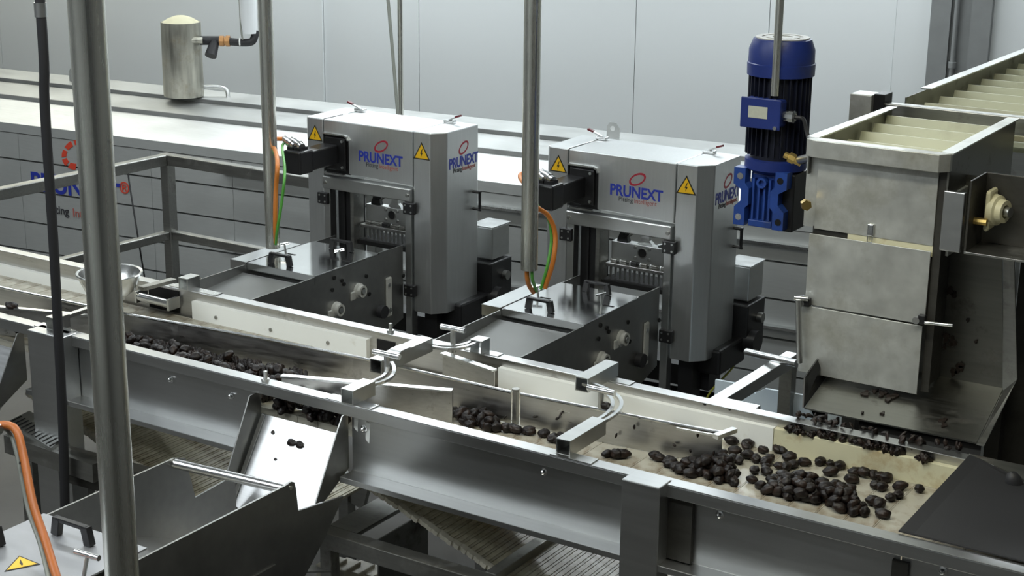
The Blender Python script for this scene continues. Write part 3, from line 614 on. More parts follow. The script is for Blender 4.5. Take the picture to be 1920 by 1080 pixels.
    # rear drive
    rd = MB().box(.595, .700, .33, .46, .795, .93, .004).build('drive_box', M['steel'], t)
    MB().box(.59, .705, .325, .465, .93, .936, .002).build('drive_lid', M['bright'], rd)
    rg = MB().box(.575, .715, .30, .46, .60, .788, .006).build('gearbox', M['black'], t)
    MB().cyl((.70, .34, .64), (.745, .34, .64), .045, 18).build('gear_cap', M['hinge'], rg)
    MB().cyl((.715, .40, .72), (.735, .40, .72), .02, 12).build('plug_cap', M['frame'], rg)
    MB().box(.60, .70, .10, .33, .56, .66, .01).build('rear_arm', M['black'], t)
    # door handle on the right side
    MB().tube(spline([(.668, .235, 1.10), (.70, .235, 1.10), (.70, .235, 1.10), (.70, .235, 1.03), (.70, .235, 1.03), (.668, .235, 1.03)], 4), .006, 8).build('door_handle', M['black'], t)
    # latches on the top
    for x, sgn in ((.09, -1), (.545, 1)):
        la = MB().box(x - .012, x + .035, .215, .245, ZT, ZT + .012, .003).build('toggle_latch', M['bright'], t)
        MB().beam((x + .01, .23, ZT + .012), (x + .01 + sgn * .045, .225, ZT + .030), .012, .005).build('latch_arm', M['steel'], la)
        MB().beam((x + .01 + sgn * .034, .226, ZT + .028), (x + .01 + sgn * .058, .223, ZT + .036), .015, .007).build('latch_grip', M['redhandle'], la)
    MB().beam((.0875, .13, ZT - .002), (.0875, .005, ZT - .002), .002, .006).build('seam', M['groove'], t)
    # printing
    text('logo_text', 'PRUNEXT', .058, M['logoblue'], t, (.378, -.0006, 1.238), (PI / 2, 0, 0), bold=.0016, sx=.86, thick=.0003)
    text('small_print', 'Pitting', .025, M['printblack'], t, (.336, -.0006, 1.208), (PI / 2, 0, 0), sx=.95, thick=.0003)
    text('small_print', 'Intelligent', .025, M['printsalmon'], t, (.418, -.0006, 1.208), (PI / 2, 0, 0), sx=.95, thick=.0003)
    ringmesh((.382, 0, 1.290), (X_ + Z_ * .32).normalized(), (Z_ * 1 + X_ * .1).normalized(), .036, .024, .0075, (0, -.0008, 0), 30).build('logo_ring', M['logored'], t)
    text('logo_text', 'PRUNEXT', .058, M['logoblue'], t, (.6686, .165, 1.238), (PI / 2, 0, PI / 2), bold=.0016, sx=.80, thick=.0003)
    text('small_print', 'Pitting', .026, M['printblack'], t, (.6686, .122, 1.208), (PI / 2, 0, PI / 2), sx=.9, thick=.0003)
    text('small_print', 'Intelligent', .026, M['printsalmon'], t, (.6686, .202, 1.208), (PI / 2, 0, PI / 2), sx=.9, thick=.0003)
    ringmesh((.668, .165, 1.292), (Y_ + Z_ * .32).normalized(), Z_, .036, .024, .0075, (.0008, 0, 0), 30).build('logo_ring', M['logored'], t)
    sign(t, (.045, 0, 1.298), 'y', .076); sign(t, (.581, 0, 1.284), 'y', .080)
    # stand
    MB().box(.55, .61, .06, .13, 0, .63).build('stand_leg', M['black'], t); MB().box(.02, .08, .06, .13, 0, .55).build('stand_leg', M['black'], t)
    MB().box(.0, .64, .14, .24, .48, .56).build('stand_beam', M['hinge'], t)
    MB().tube(spline([(.67, .30, .62), (.69, .25, .56), (.66, .1, .48), (.64, .05, .35)], 6), .004, 6).build('earth_wire', M['yellowwire'], t)
    return t
m2 = build_machine()
m1 = dup(m2)
m1.location = (-2.456, 1.782, 0); m2.location = (-1.326, 1.835, 0)
m1['label'] = 'left stainless pitting machine, behind the polished pole with red latch grips'
m2['label'] = 'right stainless pitting machine, standing left of the blue gear motor'
for m_ in (m1, m2): m_['group'] = 'pitting machines behind the belt'

# ---- feed hoppers in front of the machines
def build_feed():
    t = thing('feed_hopper', (0, 0, 0), '', 'hopper')
    rw = MB().prism([Vector((.496, y, z)) for y, z in ((-1.02, .90), (-.19, .90), (-.185, .908), (-.02, .905), (-.02, .60), (-.16, .56), (-.22, .50), (-1.02, .50))], (.004, 0, 0)).build('side_wall', M['hopper'], t)
    lw = MB().prism([Vector((.163, y, z)) for y, z in ((-1.02, .90), (-.03, .90), (-.03, .5), (-1.02, .5))], (.004, 0, 0)).build('side_wall', M['hopper'], t)
    MB().prism([Vector((.167, -.60, .872)), Vector((.496, -.60, .872)), Vector((.496, -.93, .845)), Vector((.167, -.93, .845))], (0, 0, -.003)).build('tray', M['tray'], t)
    MB().box(.167, .496, -.62, -.616, .60, .87).build('rear_plate', M['hopper'], t)
    ld = MB().box(.168, .50, -.572, -.175, .901, .906).box(.168, .50, -.576, -.572, .872, .906).build('lid', M['lid'], t, .0008)
    l2 = MB().box(.085, .164, -.575, -.25, .903, .908).box(.085, .164, -.579, -.575, .868, .908).box(.085, .088, -.575, -.25, .80, .903).build('side_lid', M['lid'], t, .0008)
    def hnd(parent, x, y, w_=.085, ang=0):
        d = Vector((math.cos(ang), math.sin(ang), 0)) * (w_ / 2); c = Vector((x, y, .906)); h = Vector((0, 0, .038))
        m_ = MB(); m_.beam(c - d + h, c + d + h, .016, .010)
        for s in (-1, 1): m_.beam(c + d * s * 1.12, c + d * s * .92 + h * 1.08, .022, .016, up=(0, 1, 0))
        m_.build('lid_handle', M['hinge'], parent, .002)
    hnd(ld, .292, -.525); hnd(ld, .35, -.225)
    def tee(parent, x, y, dx):
        a = MB().cyl((x, y, .906), (x - .005, y, .942), .004, 8).build('latch_stem', M['steel'], parent)
        MB().cyl((x - .005 - dx, y - .012, .94), (x - .005 + dx, y + .016, .946), .005, 8).build('latch_handle', M['bright'], parent)
        MB().box(x + .008, x + .05, y - .006, y + .006, .9061, .9066).build('slot', M['hole'], parent)
    tee(ld, .20, -.385, .012); tee(ld, .435, -.34, .012)
    # fittings on the outer face of the right wall
    def bearing(px, py):
        p = ax(px, py, -.826) - Vector((-1.326, 1.835, 0)); y, z = p.y, p.z
        b = MB().lathe((.500, y, z), [(.030, 0), (.030, .008), (.024, .012), (.024, .026), (.016, .026), (.016, .014), (0, .014)], X_, 20).build('flange_bearing', M['greyplastic'], rw)
        MB().box(.500, .508, y - .052, y - .020, z - .030, z + .005, .004).build('bearing_ear', M['greyplastic'], b)
        MB().cyl((.514, y, z), (.530, y, z), .010, 12).build('shaft_end', M['steel'], b)
    bearing(1163, 634); bearing(1126, 674)
    p = ax(1211, 604, -.826) - Vector((-1.326, 1.835, 0)); q = ax(1211, 682, -.826) - Vector((-1.326, 1.835, 0))
    sp = MB().box(.500, .508, p.y - .018, p.y + .018, q.z, p.z, .006).build('slotted_plate', M['greyplastic'], rw)
    MB().cyl((.508, p.y - .004, p.z - .03), (.512, p.y - .004, p.z - .03), .008, 8).build('bolt_head', M['steel'], sp); MB().cyl((.508, p.y - .004, q.z + .03), (.514, p.y - .004, q.z + .03), .010, 8).build('bolt_head', M['steel'], sp)
    MB().cyl((.500, p.y - .055, q.z + .035), (.525, p.y - .055, q.z + .035), .026, 16).build('knob', M['rubber'], rw)
    for px, py in ((1126, 610), (1138, 615), (1141, 622), (1122, 635), (1180, 640), (1177, 604), (1235, 600)):
        p = ax(px, py, -.826) - Vector((-1.326, 1.835, 0)); MB().cyl((.500, p.y, p.z), (.504, p.y, p.z), .008, 10).build('bolt_hole', M['hole'], rw)
    MB().box(.10, .15, -.50, -.45, 0, .80).build('stand_leg', M['hinge'], t); MB().box(.44, .485, -.50, -.45, 0, .60).build('stand_leg', M['hinge'], t)
    return t
f2 = build_feed(); f1 = dup(f2)
f2.location = (-1.326, 1.835, 0); f1.location = (-2.456, 1.782, 0)
f1['label'] = 'feed hopper with steel lid in front of the left pitting machine'; f2['label'] = 'feed hopper with steel lid in front of the right pitting machine'
for m_ in (f1, f2): m_['group'] = 'feed hoppers before the pitting machines'

# ================================================================== near hopper at the bottom left
nh = thing('near_feed_hopper', (-.95, -1.1, 0), 'large dark steel hopper in the bottom left corner with round bar across', 'hopper')
rw = MB().prism([Vector((-.785, y, z)) for y, z in ((-2.2, .90), (-.345, .90), (-.325, .903), (-.313, .897), (-.308, .88), (-.300, .812), (-.112, .785), (-.19, .70), (-.30, .60), (-.30, .2), (-2.2, .2))], (.006, 0, 0)).build('side_wall', M['hopper'], nh)
MB().cyl((-.779, -.328, .887), (-.777, -.328, .887), .006, 10).build('bolt_head', M['bright'], rw)
MB().prism([Vector((-.779, y, z)) for y, z in ((-.60, .66), (-.55, .70), (-.40, .70), (-.40, .30), (-.60, .30))], (.004, 0, 0)).build('cover_plate', M['hopper'], rw)
MB().prism([Vector((-1.150, y, z)) for y, z in ((-2.2, .90), (-.37, .90), (-.33, .885), (-.30, .76), (-.14, .77), (-.14, .4), (-2.2, .4))], (.006, 0, 0)).build('side_wall', M['hopper'], nh)
MB().cyl((-1.144, -.372, .885), (-.785, -.338, .885), .0135, 18).build('round_bar', M['bright'], nh)
MB().prism([Vector((-1.144, -.82, .86)), Vector((-.785, -.82, .86)), Vector((-.785, -.36, .66)), Vector((-1.144, -.36, .66))], (0, 0, -.003)).build('tray', M['hopper'], nh)
MB().prism([Vector((-1.144, -.36, .66)), Vector((-.785, -.36, .66)), Vector((-.785, -.16, .58)), Vector((-1.144, -.16, .58))], (0, 0, -.003)).build('tray', M['hopper'], nh)
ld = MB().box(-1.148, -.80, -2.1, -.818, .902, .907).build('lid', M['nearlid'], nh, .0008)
MB().box(-.80, -.70, -2.1, -.95, .885, .889).build('side_lid', M['lid'], nh, .0008)
def hnd2(px, py, L):
    p = az(px, py, .907); c = Vector((p.x, p.y, .907)); h = Vector((0, 0, .042)); d = Vector((L / 2, 0, 0)); m_ = MB()
    m_.beam(c - d + h, c + d + h, .016, .010)
    for s in (-1, 1): m_.beam(c + d * s * 1.12, c + d * s * .92 + h * 1.08, .024, .018, up=(0, 1, 0))
    m_.build('lid_handle', M['hinge'], ld, .002)
hnd2(137, 1012, .10); hnd2(-30, 1012, .10)
p = az(157, 1082, .907)
MB().cyl(p, p + Vector((.006, .01, .05)), .005, 8).build('latch_stem', M['steel'], ld)
MB().cyl(p + Vector((-.03, .008, .052)), p + Vector((.04, .012, .052)), .007, 10).build('latch_handle', M['bright'], ld)
a, b, c = az(8, 1072, .9075), az(36, 1042, .9075), az(76, 1058, .9075)
mid = (a + b + c) / 3
MB().prism([a, b, c], (0, 0, .0006)).build('warning_sign', M['signblack'], ld)
MB().prism([mid + (q - mid) * .84 + Z_ * .0006 for q in (a, b, c)], (0, 0, .0006)).build('sign_face', M['yellow'], ld)
fb = mid + Z_ * .0012; e1 = (b - mid) * .5
MB().prism([fb + e1, fb + Vector((.006, .0, 0)), fb - e1 * .6, fb + Vector((-.004, -.002, 0))], (0, 0, .0005)).build('flash_mark', M['signblack'], ld)
# orange cable of the near machine
cb = MB(); cb.tube(spline([az(-20, 800, 1.15), az(12, 797, 1.155), az(32, 810, 1.15), az(45, 860, 1.10), az(62, 945, 1.02), az(84, 1010, .965), az(104, 1075, .925), az(112, 1100, .91)], 8), .010, 12)
oc = tag(cb.build('orange_cable', M['orangedk']), 'thick soiled orange cable looping down in the lower left corner', 'cable')
cb = MB(); cb.tube(spline([az(-20, 806, 1.14), az(14, 806, 1.14), az(32, 850, 1.10), az(52, 950, 1.0), az(76, 1020, .95), az(92, 1085, .915)], 8), .006, 10); cb.build('grey_core', M['grey'], oc)
MB().lathe(az(-22, 800, 1.15), [(0, 0), (.015, 0), (.015, .035), (.012, .04), (0, .04)], X_).build('plug', M['bright'], oc)
p = az(46, 868, 1.09); MB().lathe(p, [(.010, -.003), (.0125, -.003), (.0125, .003), (.010, .003)], (-.3, .4, .9), 14).build('cable_tie', M['black'], oc)

# ================================================================== poles and hose
def pole(name, x, y, z0, r, lab, tilt=0):
    m_ = MB(); m_.tube([(x, y, z0), (x, y, CEIL)], r, 32, False); m_.lathe((x, y, z0), [(r, 0), (r - .003, 0), (r - .003, .2)], (0, 0, 1), 32)
    o = m_.build(name, M['pole'], None, fix=True); tag(o, lab, 'pole', None); return o
p = ad(195, 540, 2.72); pole('conduit_pole', p.x, p.y, 0, .0300, 'thick polished steel pole nearest the camera on the left')
p = az(512, 462, .93); P1 = p; pole('conduit_pole', p.x, p.y, .925, .0280, 'polished steel pole in front of the left pitting machine, cables at its foot')
p = ad(992, 505, 5.40); P2 = p; pole('conduit_pole', p.x, p.y, p.z, .0285, 'polished steel pole ending above the right feed hopper lid')
ht = ay(70, -60, -.13); ht = ht + (ht - ay(75, 0, -.13)) * ((CEIL - ht.z) / (ht.z - ay(75, 0, -.13).z))
hs = MB(); hs.tube(spline([ht, ay(75, 0, -.13), ay(84, 200, -.13), ay(100, 450, -.13), ay(108, 600, -.13), ay(118, 800, -.13), ay(122, 960, -.13), ay(124, 1060, -.13)], 6), .0145, 14)
ho = tag(hs.build('black_hose', M['rubber']), 'black rubber hose hanging down beside the thick pole at left', 'hose')
p = ay(76, 18, -.13); MB().lathe(p, [(.0145, -.02), (.018, -.02), (.018, .02), (.0145, .02)], (0, 0, 1), 16).build('hose_clamp', M['steel'], ho)

# power cables of the machines
def cable(name, pts, r, mat, lab, n=8):
    return tag(MB().tube(spline(pts, n), r, 10).build(name, M[mat], None), lab, 'cable', 'servo motor cables')
def W(o, x, y, z): return Vector((o[0] + x, o[1] + y, o[2] + z))
O1 = (-2.456, 1.782, 0); O2 = (-1.326, 1.835, 0)
cable('orange_cable', [W(O1, .03, -.18, 1.310), W(O1, -.01, -.20, 1.30), ad(520, 300, 5.90), ad(517, 360, 5.88), ad(516, 420, 5.90), ad(517, 455, 5.95)], .0085, 'orange', 'orange cable hanging along the pole before the left pitting machine')
cable('green_cable', [W(O1, .065, -.18, 1.305), W(O1, .04, -.20, 1.285), ad(534, 320, 5.88), ad(528, 380, 5.86), ad(520, 430, 5.9), ad(517, 458, 5.95)], .0055, 'green', 'green cable hanging along the pole before the left pitting machine')
cable('orange_cable', [W(O2, .03, -.18, 1.310), W(O2, .0, -.20, 1.29), ad(991, 355, 5.40), ad(1003, 385, 5.38), ad(1028, 405, 5.42), ad(1041, 440, 5.45), ad(1037, 490, 5.45), ad(1022, 540, 5.5)], .0085, 'orange', 'orange cable bowing out beside the pole before the right pitting machine')
cable('green_cable', [W(O2, .065, -.18, 1.305), W(O2, .045, -.20, 1.285), ad(1003, 360, 5.42), ad(1008, 385, 5.40), ad(1028, 410, 5.44), ad(1034, 450, 5.47), ad(1026, 500, 5.47), ad(1014, 542, 5.5)], .0055, 'green', 'green cable bowing out beside the pole before the right pitting machine')
cable('orange_cable', [P2 + Vector((-.008, 0, .06)), P2 + Vector((-.008, 0, -.02)), ad(992, 535, 5.45), ad(1000, 548, 5.5)], .008, 'orange', 'short orange cable leaving the open foot of the right pole')
cable('green_cable', [P2 + Vector((.012, 0, .06)), P2 + Vector((.012, 0, -.02)), ad(1002, 535, 5.45), ad(1006, 546, 5.5)], .0055, 'green', 'short green cable leaving the open foot of the right pole')

# ================================================================== blue gear motor
MX, MY = -.118, 1.15
gm = thing('gear_motor', (MX, MY, 1.38), 'blue vertical gear motor mounted left of the discharge chute', 'motor')
fc = MB().lathe((MX, MY, 1.835), [(.088, 0), (.099, .0), (.1, .035), (.097, .037), (.0965, .075), (.085, .105), (.080, .107), (0, .107)], (0, 0, 1), 32).build('fan_cover', M['blue'], gm)
MB().lathe((MX, MY, 1.9425), [(.079, 0), (.078, .003), (.06, .003), (.06, .001), (.05, .001), (.05, .003), (.03, .003), (.03, .001), (0, .001)], (0, 0, 1), 28).build('fan_grille', M['greyplastic'], fc)
MB().lathe((MX, MY, 1.57), [(0, 0), (.078, 0), (.078, .265), (0, .265)], (0, 0, 1), 32).build('stator', M['navy'], gm)
for k in range(30):
    a = 2 * PI * k / 30; d = Vector((math.cos(a), math.sin(a), 0)); c = Vector((MX, MY, 0)) + d * .084
    MB().beam(c + Z_ * 1.60, c + Z_ * 1.833, .003, .018, up=d).build('cooling_fin', M['navy'], gm)
MB().lathe((MX, MY, 1.545), [(0, 0), (.07, 0), (.092, .012), (.092, .04), (.07, .045), (0, .045)], (0, 0, 1), 32).build('adapter_flange', M['blue'], gm)
a = ay(1393, 180, 1.035); b = ay(1458, 248, 1.035)
tbx = MB().box(a.x, b.x + .005, 1.035, 1.085, b.z + .01, a.z - .004, .008).build('terminal_box', M['blue'], gm)
MB().box(a.x - .003, b.x + .008, 1.028, 1.035, b.z + .005, a.z, .003).build('box_lid', M['blue'], tbx)
MB().box(a.x + .023, a.x + .083, 1.0265, 1.028, b.z + .036, b.z + .070).build('nameplate', M['plate'], tbx)
MB().cyl((b.x - .006, 1.028, b.z + .012), (b.x - .006, 1.024, b.z + .012), .006, 8).build('lid_screw', M['bright'], tbx)
gl = Vector((b.x + .006, 1.06, b.z + .045)); MB().lathe(gl, [(0, 0), (.016, 0), (.016, .018), (.019, .018), (.019, .032), (.012, .036), (0, .036)], X_, 10, smooth=False).build('cable_gland', M['bright'], tbx)
def gy(px, py, y=1.08): return ay(px, py, y)
gbx = MB().box(MX - .055, MX + .045, 1.095, 1.23, 1.385, 1.55, .010).build('gearbox', M['bluegear'], gm)
MB().box(MX + .045, MX + .085, 1.10, 1.24, 1.375, 1.55, .004).build('output_flange', M['black'], gm)
# waisted front frame with four feet
for s in (-1, 1):
    q = [(.080, .0), (.045, .0), (.045, .055), (.035, .065), (.035, .115), (.048, .13), (.048, .175), (.085, .175), (.085, .125), (.060, .110), (.060, .075), (.080, .055)]
    MB().prism([Vector((MX - .01 + s * x, 1.065, 1.385 + z)) for x, z in (q if s > 0 else q[::-1])], (0, .04, 0)).build('foot_frame', M['bluegear'], gbx)
    for z in (1.41, 1.535): MB().cyl((MX - .01 + s * .064, 1.065, z), (MX - .01 + s * .064, 1.0635, z), .010, 12).build('foot_hole', M['hole'] if s > 0 else M['bright'], gbx)
for x in (-.036, -.018, .0, .016): MB().box(MX + x - .003, MX + x + .003, 1.078, 1.10, 1.40, 1.53).build('gear_rib', M['bluegear'], gbx)
MB().box(MX - .045, MX + .03, 1.072, 1.10, 1.385, 1.405, .002).build('gear_rib', M['bluegear'], gbx)
MB().lathe((MX - .008, 1.095, 1.52), [(0, 0), (.016, 0), (.016, .025), (.009, .025), (.009, .015), (0, .015)], (0, -1, 0), 16).build('oil_plug', M['bluegear'], gbx)
MB().cyl((MX + .02, 1.16, 1.375), (MX + .02, 1.16, 1.36), .006, 8).build('drain_plug', M['black'], gbx)
p = ay(1452, 178, 1.05); r_ = MB().cyl((p.x, 1.052, p.z - .002), (p.x, 1.052, CEIL), .0120, 16)
tag(r_.build('conduit_pole', M['pole']), 'thin steel conduit coming down to the blue gear motor terminal box', 'pole')
cbm = MB(); cbm.tube(spline([gl + X_ * .034, gl + X_ * .06 + Z_ * -.003, ay(1512, 245, 1.02), ay(1517, 270, 1.0), ay(1512, 300, .98), ay(1497, 305, .98)], 6), .006, 8)
tag(cbm.build('motor_cable', M['rubber']), 'black cable curving from the motor terminal box to the brass fitting', 'cable')
sn = thing('brass_fitting', ay(1490, 298, 1.0), 'small brass fitting on the chute edge beside the blue motor', 'fitting')
MB().lathe(ay(1497, 303, .98), [(0, -.01), (.012, -.01), (.012, .012), (.016, .012), (.016, .03), (.010, .032), (.010, .045), (0, .045)], (-.8, -.2, .35), 8, smooth=False).build('fitting_body', M['brass'], sn)
MB().cyl(ay(1500, 300, .97), ay(1530, 292, .90), .012, 10).build('fitting_tail', M['steel'], sn)

# ================================================================== discharge chute with hinged flaps
YF = .83
ch = thing('discharge_chute', (.35, .85, 0), 'tall wet steel discharge chute with three stacked flaps at right', 'chute')
def yz(px, py, y=YF): return ay(px, py, y)
x0 = .142; x1 = .50
u1 = yz(1535, 300); u2 = yz(1748, 462)
MB().box(x0, .478, YF, YF + .006, 1.470, 1.675).build('front_panel', M['chute'], ch, .0015)
MB().box(.104, x0, YF + .015, YF + .02, 1.470, 1.70).build('side_strip', M['chute'], ch)
MB().prism([Vector((.112, YF - .018, 1.675)), Vector((.135, YF - .032, 1.675)), Vector((.485, YF - .032, 1.675)), Vector((.508, YF - .005, 1.675)), Vector((.508, YF + .01, 1.675)), Vector((.112, YF + .01, 1.675))], (0, 0, .048)).build('top_lip', M['chute'], ch, .002)
MB().box(.478, .500, YF + .004, YF + .010, 1.06, 1.675).build('side_strip', M['grime'], ch)
MB().box(.4785, .4825, YF + .010, .98, 1.06, 1.54).build('side_panel', M['grime'], ch)
fl2 = MB().box(.132, .476, YF - .006, YF - .002, 1.252, 1.456).build('flap', M['chute'], ch, .001)
fl3 = MB().box(.128, .474, YF - .016, YF - .012, 1.055, 1.250).build('flap', M['chute'], ch, .001)
MB().box(.24, .478, YF + .002, YF + .006, 1.44, 1.475).build('inner_strip', M['stained'], ch)
MB().box(.136, .476, YF + .008, YF + .012, 1.25, 1.475).build('inner_dark', M['grime'], ch)
lt = yz(1633, 430); la = MB().box(lt.x - .008, lt.x + .010, YF - .008, YF, lt.z - .018, lt.z + .016, .003).build('toggle_latch', M['bright'], ch)
MB().tube([(lt.x - .006, YF - .006, lt.z - .018), (lt.x - .006, YF - .006, lt.z - .034), (lt.x + .008, YF - .006, lt.z - .034), (lt.x + .008, YF - .006, lt.z - .018)], .0016, 6).build('latch_loop', M['steel'], la)
for p in ((1512, 566), (1728, 598)):
    q = yz(*p, YF - .02); MB().box(q.x - .008, q.x + .012, YF - .03, YF - .012, q.z - .012, q.z + .012, .002).build('flap_hinge', M['black'], ch)
    MB().lathe((q.x - .012, YF - .022, q.z - .004), [(0, 0), (.010, 0), (.010, .01), (0, .01)], (0, -1, 0), 12).build('bolt_head', M['bright'], ch)
q = yz(1728, 600, YF - .025); MB().cyl((q.x, YF - .025, q.z - .006), (q.x + .085, YF - .025, q.z + .0), .005, 10).build('hinge_rod', M['bright'], ch)
p = yz(1497, 562, YF - .04); q = yz(1499, 680, YF - .04); MB().cyl(p, q, .0085, 12).build('stay_rod', M['steel'], ch); MB().cyl(p + Vector((-.012, 0, .004)), p + Vector((.025, .01, .004)), .008, 10).build('stay_pin', M['bright'], ch)
# back plate, side channel and bottom slope
MB().prism([Vector((.12, .985, z)) if k in (0, 3) else Vector((x, .985, z)) for k, (x, z) in enumerate(((.12, 1.06), (.66, 1.06), (.60, 1.64), (.12, 1.64)))], (0, .004, 0)).build('back_plate', M['dirty'], ch)
MB().prism([Vector((.19, .985, 1.06)), Vector((.66, .985, 1.06)), Vector((.690, .66, 1.014)), Vector((.215, .66, 1.010))], (0, 0, -.004)).build('bottom_slope', M['dirty'], ch)
MB().prism([Vector((.185, .97, 1.15)), Vector((.19, .97, 1.055)), Vector((.213, .66, 1.008)), Vector((.188, .72, 1.075))], (-.004, 0, 0)).build('end_cheek', M['black'], ch)
MB().prism([Vector((.662, .98, 1.055)), Vector((.692, .655, 1.012)), Vector((.712, .655, 1.012)), Vector((.70, .97, 1.10)), Vector((.634, .97, 1.64)), Vector((.612, .97, 1.64))], (0, -.006, 0)).build('edge_channel', M['frame'], ch)
for px, py, sz, yy in ((1782, 545, .013, .983), (1790, 553, .010, .983), (1775, 632, .014, .983), (1786, 641, .017, .983), (1771, 650, .007, .983), (1798, 690, .016, .983), (1788, 698, .014, .983), (1803, 684, .010, .983), (1760, 717, .011, .983), (1766, 728, .010, .983), (1757, 735, .007, .983), (1772, 748, .006, .983), (1815, 600, .006, .983), (1830, 640, .006, .983), (1622, 740, .014, .80), (1655, 738, .016, .80), (1668, 748, .016, .80), (1678, 741, .012, .80), (1640, 733, .010, .80), (1768, 790, .012, .72), (1770, 800, .009, .72), (1655, 776, .007, .70), (1617, 775, .004, .69)):
    p = ay(px, py, yy); n_ = 14; ph = random.uniform(0, 6)
    rr = [sz * (.72 + .22 * math.sin(3 * 2 * PI * j / n_ + ph) + random.uniform(-.16, .2)) for j in range(n_)]
    zf = lambda y: 1.06 if y > .98 else 1.012 + (y - .66) * .148
    if yy > .98: q = [p + X_ * (rr[j] * .9 * math.cos(2 * PI * j / n_)) + Z_ * (rr[j] * 1.2 * math.sin(2 * PI * j / n_)) for j in range(n_)]; off = Vector((0, -.005, 0))
    else:
        g = az(px, py, zf(yy)); yq = min(.97, max(.665, g.y)); g = az(px, py, zf(yq)); q = [Vector((g.x + rr[j] * math.cos(2 * PI * j / n_), g.y + rr[j] * 1.5 * math.sin(2 * PI * j / n_), 0)) for j in range(n_)]
        q = [Vector((v.x, min(.98, max(.665, v.y)), zf(min(.979, max(.665, v.y))))) for v in q]; off = Vector((0, 0, .005))
    MB().prism(q, off).build('pulp_stain', M['pulp'], ch)
for xx in (.62,): MB().box(xx, xx + .04, 1.0, 1.04, 0, 1.06).build('leg', M['grime'], ch)
MB().box(.20, .24, 1.0, 1.04, 0, 1.06).build('leg', M['grime'], ch)

# ================================================================== cleated elevator above the chute
el = thing('cleated_elevator', (.3, 1.9, 0), 'cleated elevator conveyor with ivory cleats feeding the chute from upper right', 'conveyor')
def rail(xa, ya, xb, yb, z0, z1, th, name, mat): MB().prism([Vector((xa, ya, z0)), Vector((xb, yb, z0)), Vector((xb, yb, z1)), Vector((xa, ya, z1))], (th, 0, 0)).build(name, M[mat], el, .001)
rail(.112, YF, .125, 1.44, 1.62, 1.723, .004, 'side_wall', 'dirty'); rail(.500, YF, .496, 1.44, 1.55, 1.723, .006, 'side_wall', 'dirty')
MB().prism([Vector((.104, YF, 1.72)), Vector((.137, YF, 1.72)), Vector((.145, 1.44, 1.72)), Vector((.118, 1.44, 1.72))], (0, 0, .004)).build('top_rim', M['steel'], el)
MB().prism([Vector((.478, YF, 1.72)), Vector((.512, YF, 1.72)), Vector((.506, 1.46, 1.72)), Vector((.472, 1.46, 1.72))], (0, 0, .004)).build('top_rim', M['chute'], el)
def cl(y, z0, z1, xa=.13, xb=.494, lean=.03): MB().prism([Vector((xa, y, z0)), Vector((xb, y, z0)), Vector((xb, y + lean, z1)), Vector((xa, y + lean, z1))], (0, .006, 0)).build('cleat', M['cleat'], el)
for k in range(5): cl(.94 + .105 * k, 1.61, 1.672 + .008 * k)
MB().box(.13, .494, .88, 1.45, 1.615, 1.628).build('belt', M['cleat'], el)
MB().box(-.02, .80, 1.50, 1.54, 1.66, 1.72, .003).build('cross_bar', M['frame'], el)
MB().box(.10, .80, 1.46, 1.475, 1.655, 1.672, .002).build('cross_bar', M['stained'], el)
MB().box(-.020, .050, 1.47, 1.55, 0, 1.745, .003).build('post', M['chute'], el); MB().box(.050, .085, 1.49, 1.56, 1.66, 1.748, .002).build('post_clamp', M['black'], el)
rail(.125, 1.56, .140, 4.1, 1.60, 1.735, .004, 'side_wall', 'dirty'); rail(.72, 1.56, .72, 4.1, 1.60, 1.735, .004, 'side_wall', 'dirty')
MB().prism([Vector((.110, 1.75, 1.735)), Vector((.145, 1.75, 1.735)), Vector((.155, 4.1, 1.735)), Vector((.125, 4.1, 1.735))], (0, 0, .004)).build('top_rim', M['steel'], el)
for k in range(16): cl(1.66 + .15 * k, 1.62, 1.702, .145, .715, .035)
MB().box(.135, .715, 1.58, 4.05, 1.60, 1.615).build('belt', M['cleat'], el)
MB().box(.20, .26, 2.55, 2.61, 0, 1.6).build('post', M['frame'], el)
# take-up bracket on the right side
pk = MB().box(.503, .512, .86, 1.06, 1.44, 1.61, .002).build('side_bracket', M['chute'], el)
a = ax(1790, 330, .53); 
MB().prism([Vector((.56, .755, 1.66)), Vector((.56, .80, 1.66)), Vector((.56, .95, 1.43)), Vector((.56, .905, 1.43))], (.004, 0, 0)).build('slot_strip', M['frame'], pk) if 0 else None
tp = MB().box(.505, .56, .80, .815, 1.47, 1.63, .002).build('bracket_plate', M['steel'], el)
tk2 = thing('take_up_unit', (.66, .95, 1.45), 'dark take-up plate with cream flange bearing at the right edge of the picture', 'bearing')
MB().box(.575, .80, .93, .936, 1.475, 1.665, .002).build('back_plate', M['grime'], tk2)
MB().box(.570, .576, .80, .936, 1.475, 1.665, .001).build('side_plate', M['grime'], tk2)
MB().box(.57, .80, .80, .94, 1.470, 1.476, .001).build('bottom_plate', M['frame'], tk2)
p = ay(1885, 395, .90)
fb_ = MB().box(p.x - .045, p.x - .030, .86, .93, p.z - .055, p.z + .055, .008).build('flange', M['cream'], tk2)
MB().lathe((p.x - .03, .895, p.z), [(.042, 0), (.04, .016), (.032, .020), (.030, .036), (.018, .036), (.018, .02), (0, .02)], (1, -.25, 0), 22).build('bearing_hub', M['cream'], tk2)
MB().cyl((p.x + .004, .889, p.z), (p.x + .018, .885, p.z), .014, 14).build('shaft_end', M['steel'], tk2)
q = ay(1815, 412, .85); MB().lathe(q, [(0, 0), (.014, 0), (.014, .015), (.01, .015), (.01, .05), (0, .05)], X_, 8, smooth=False).build('tension_screw', M['brass'], tk2)
q = yz(1510, 382, .80); hn = MB().lathe(q, [(0, 0), (.015, 0), (.015, .022), (0, .022)], (.5, -.8, 0), 6, smooth=False); tag(hn.build('hex_nut', M['brass']), 'tarnished hexagon nut on the chute edge right of the blue gearbox', 'nut')
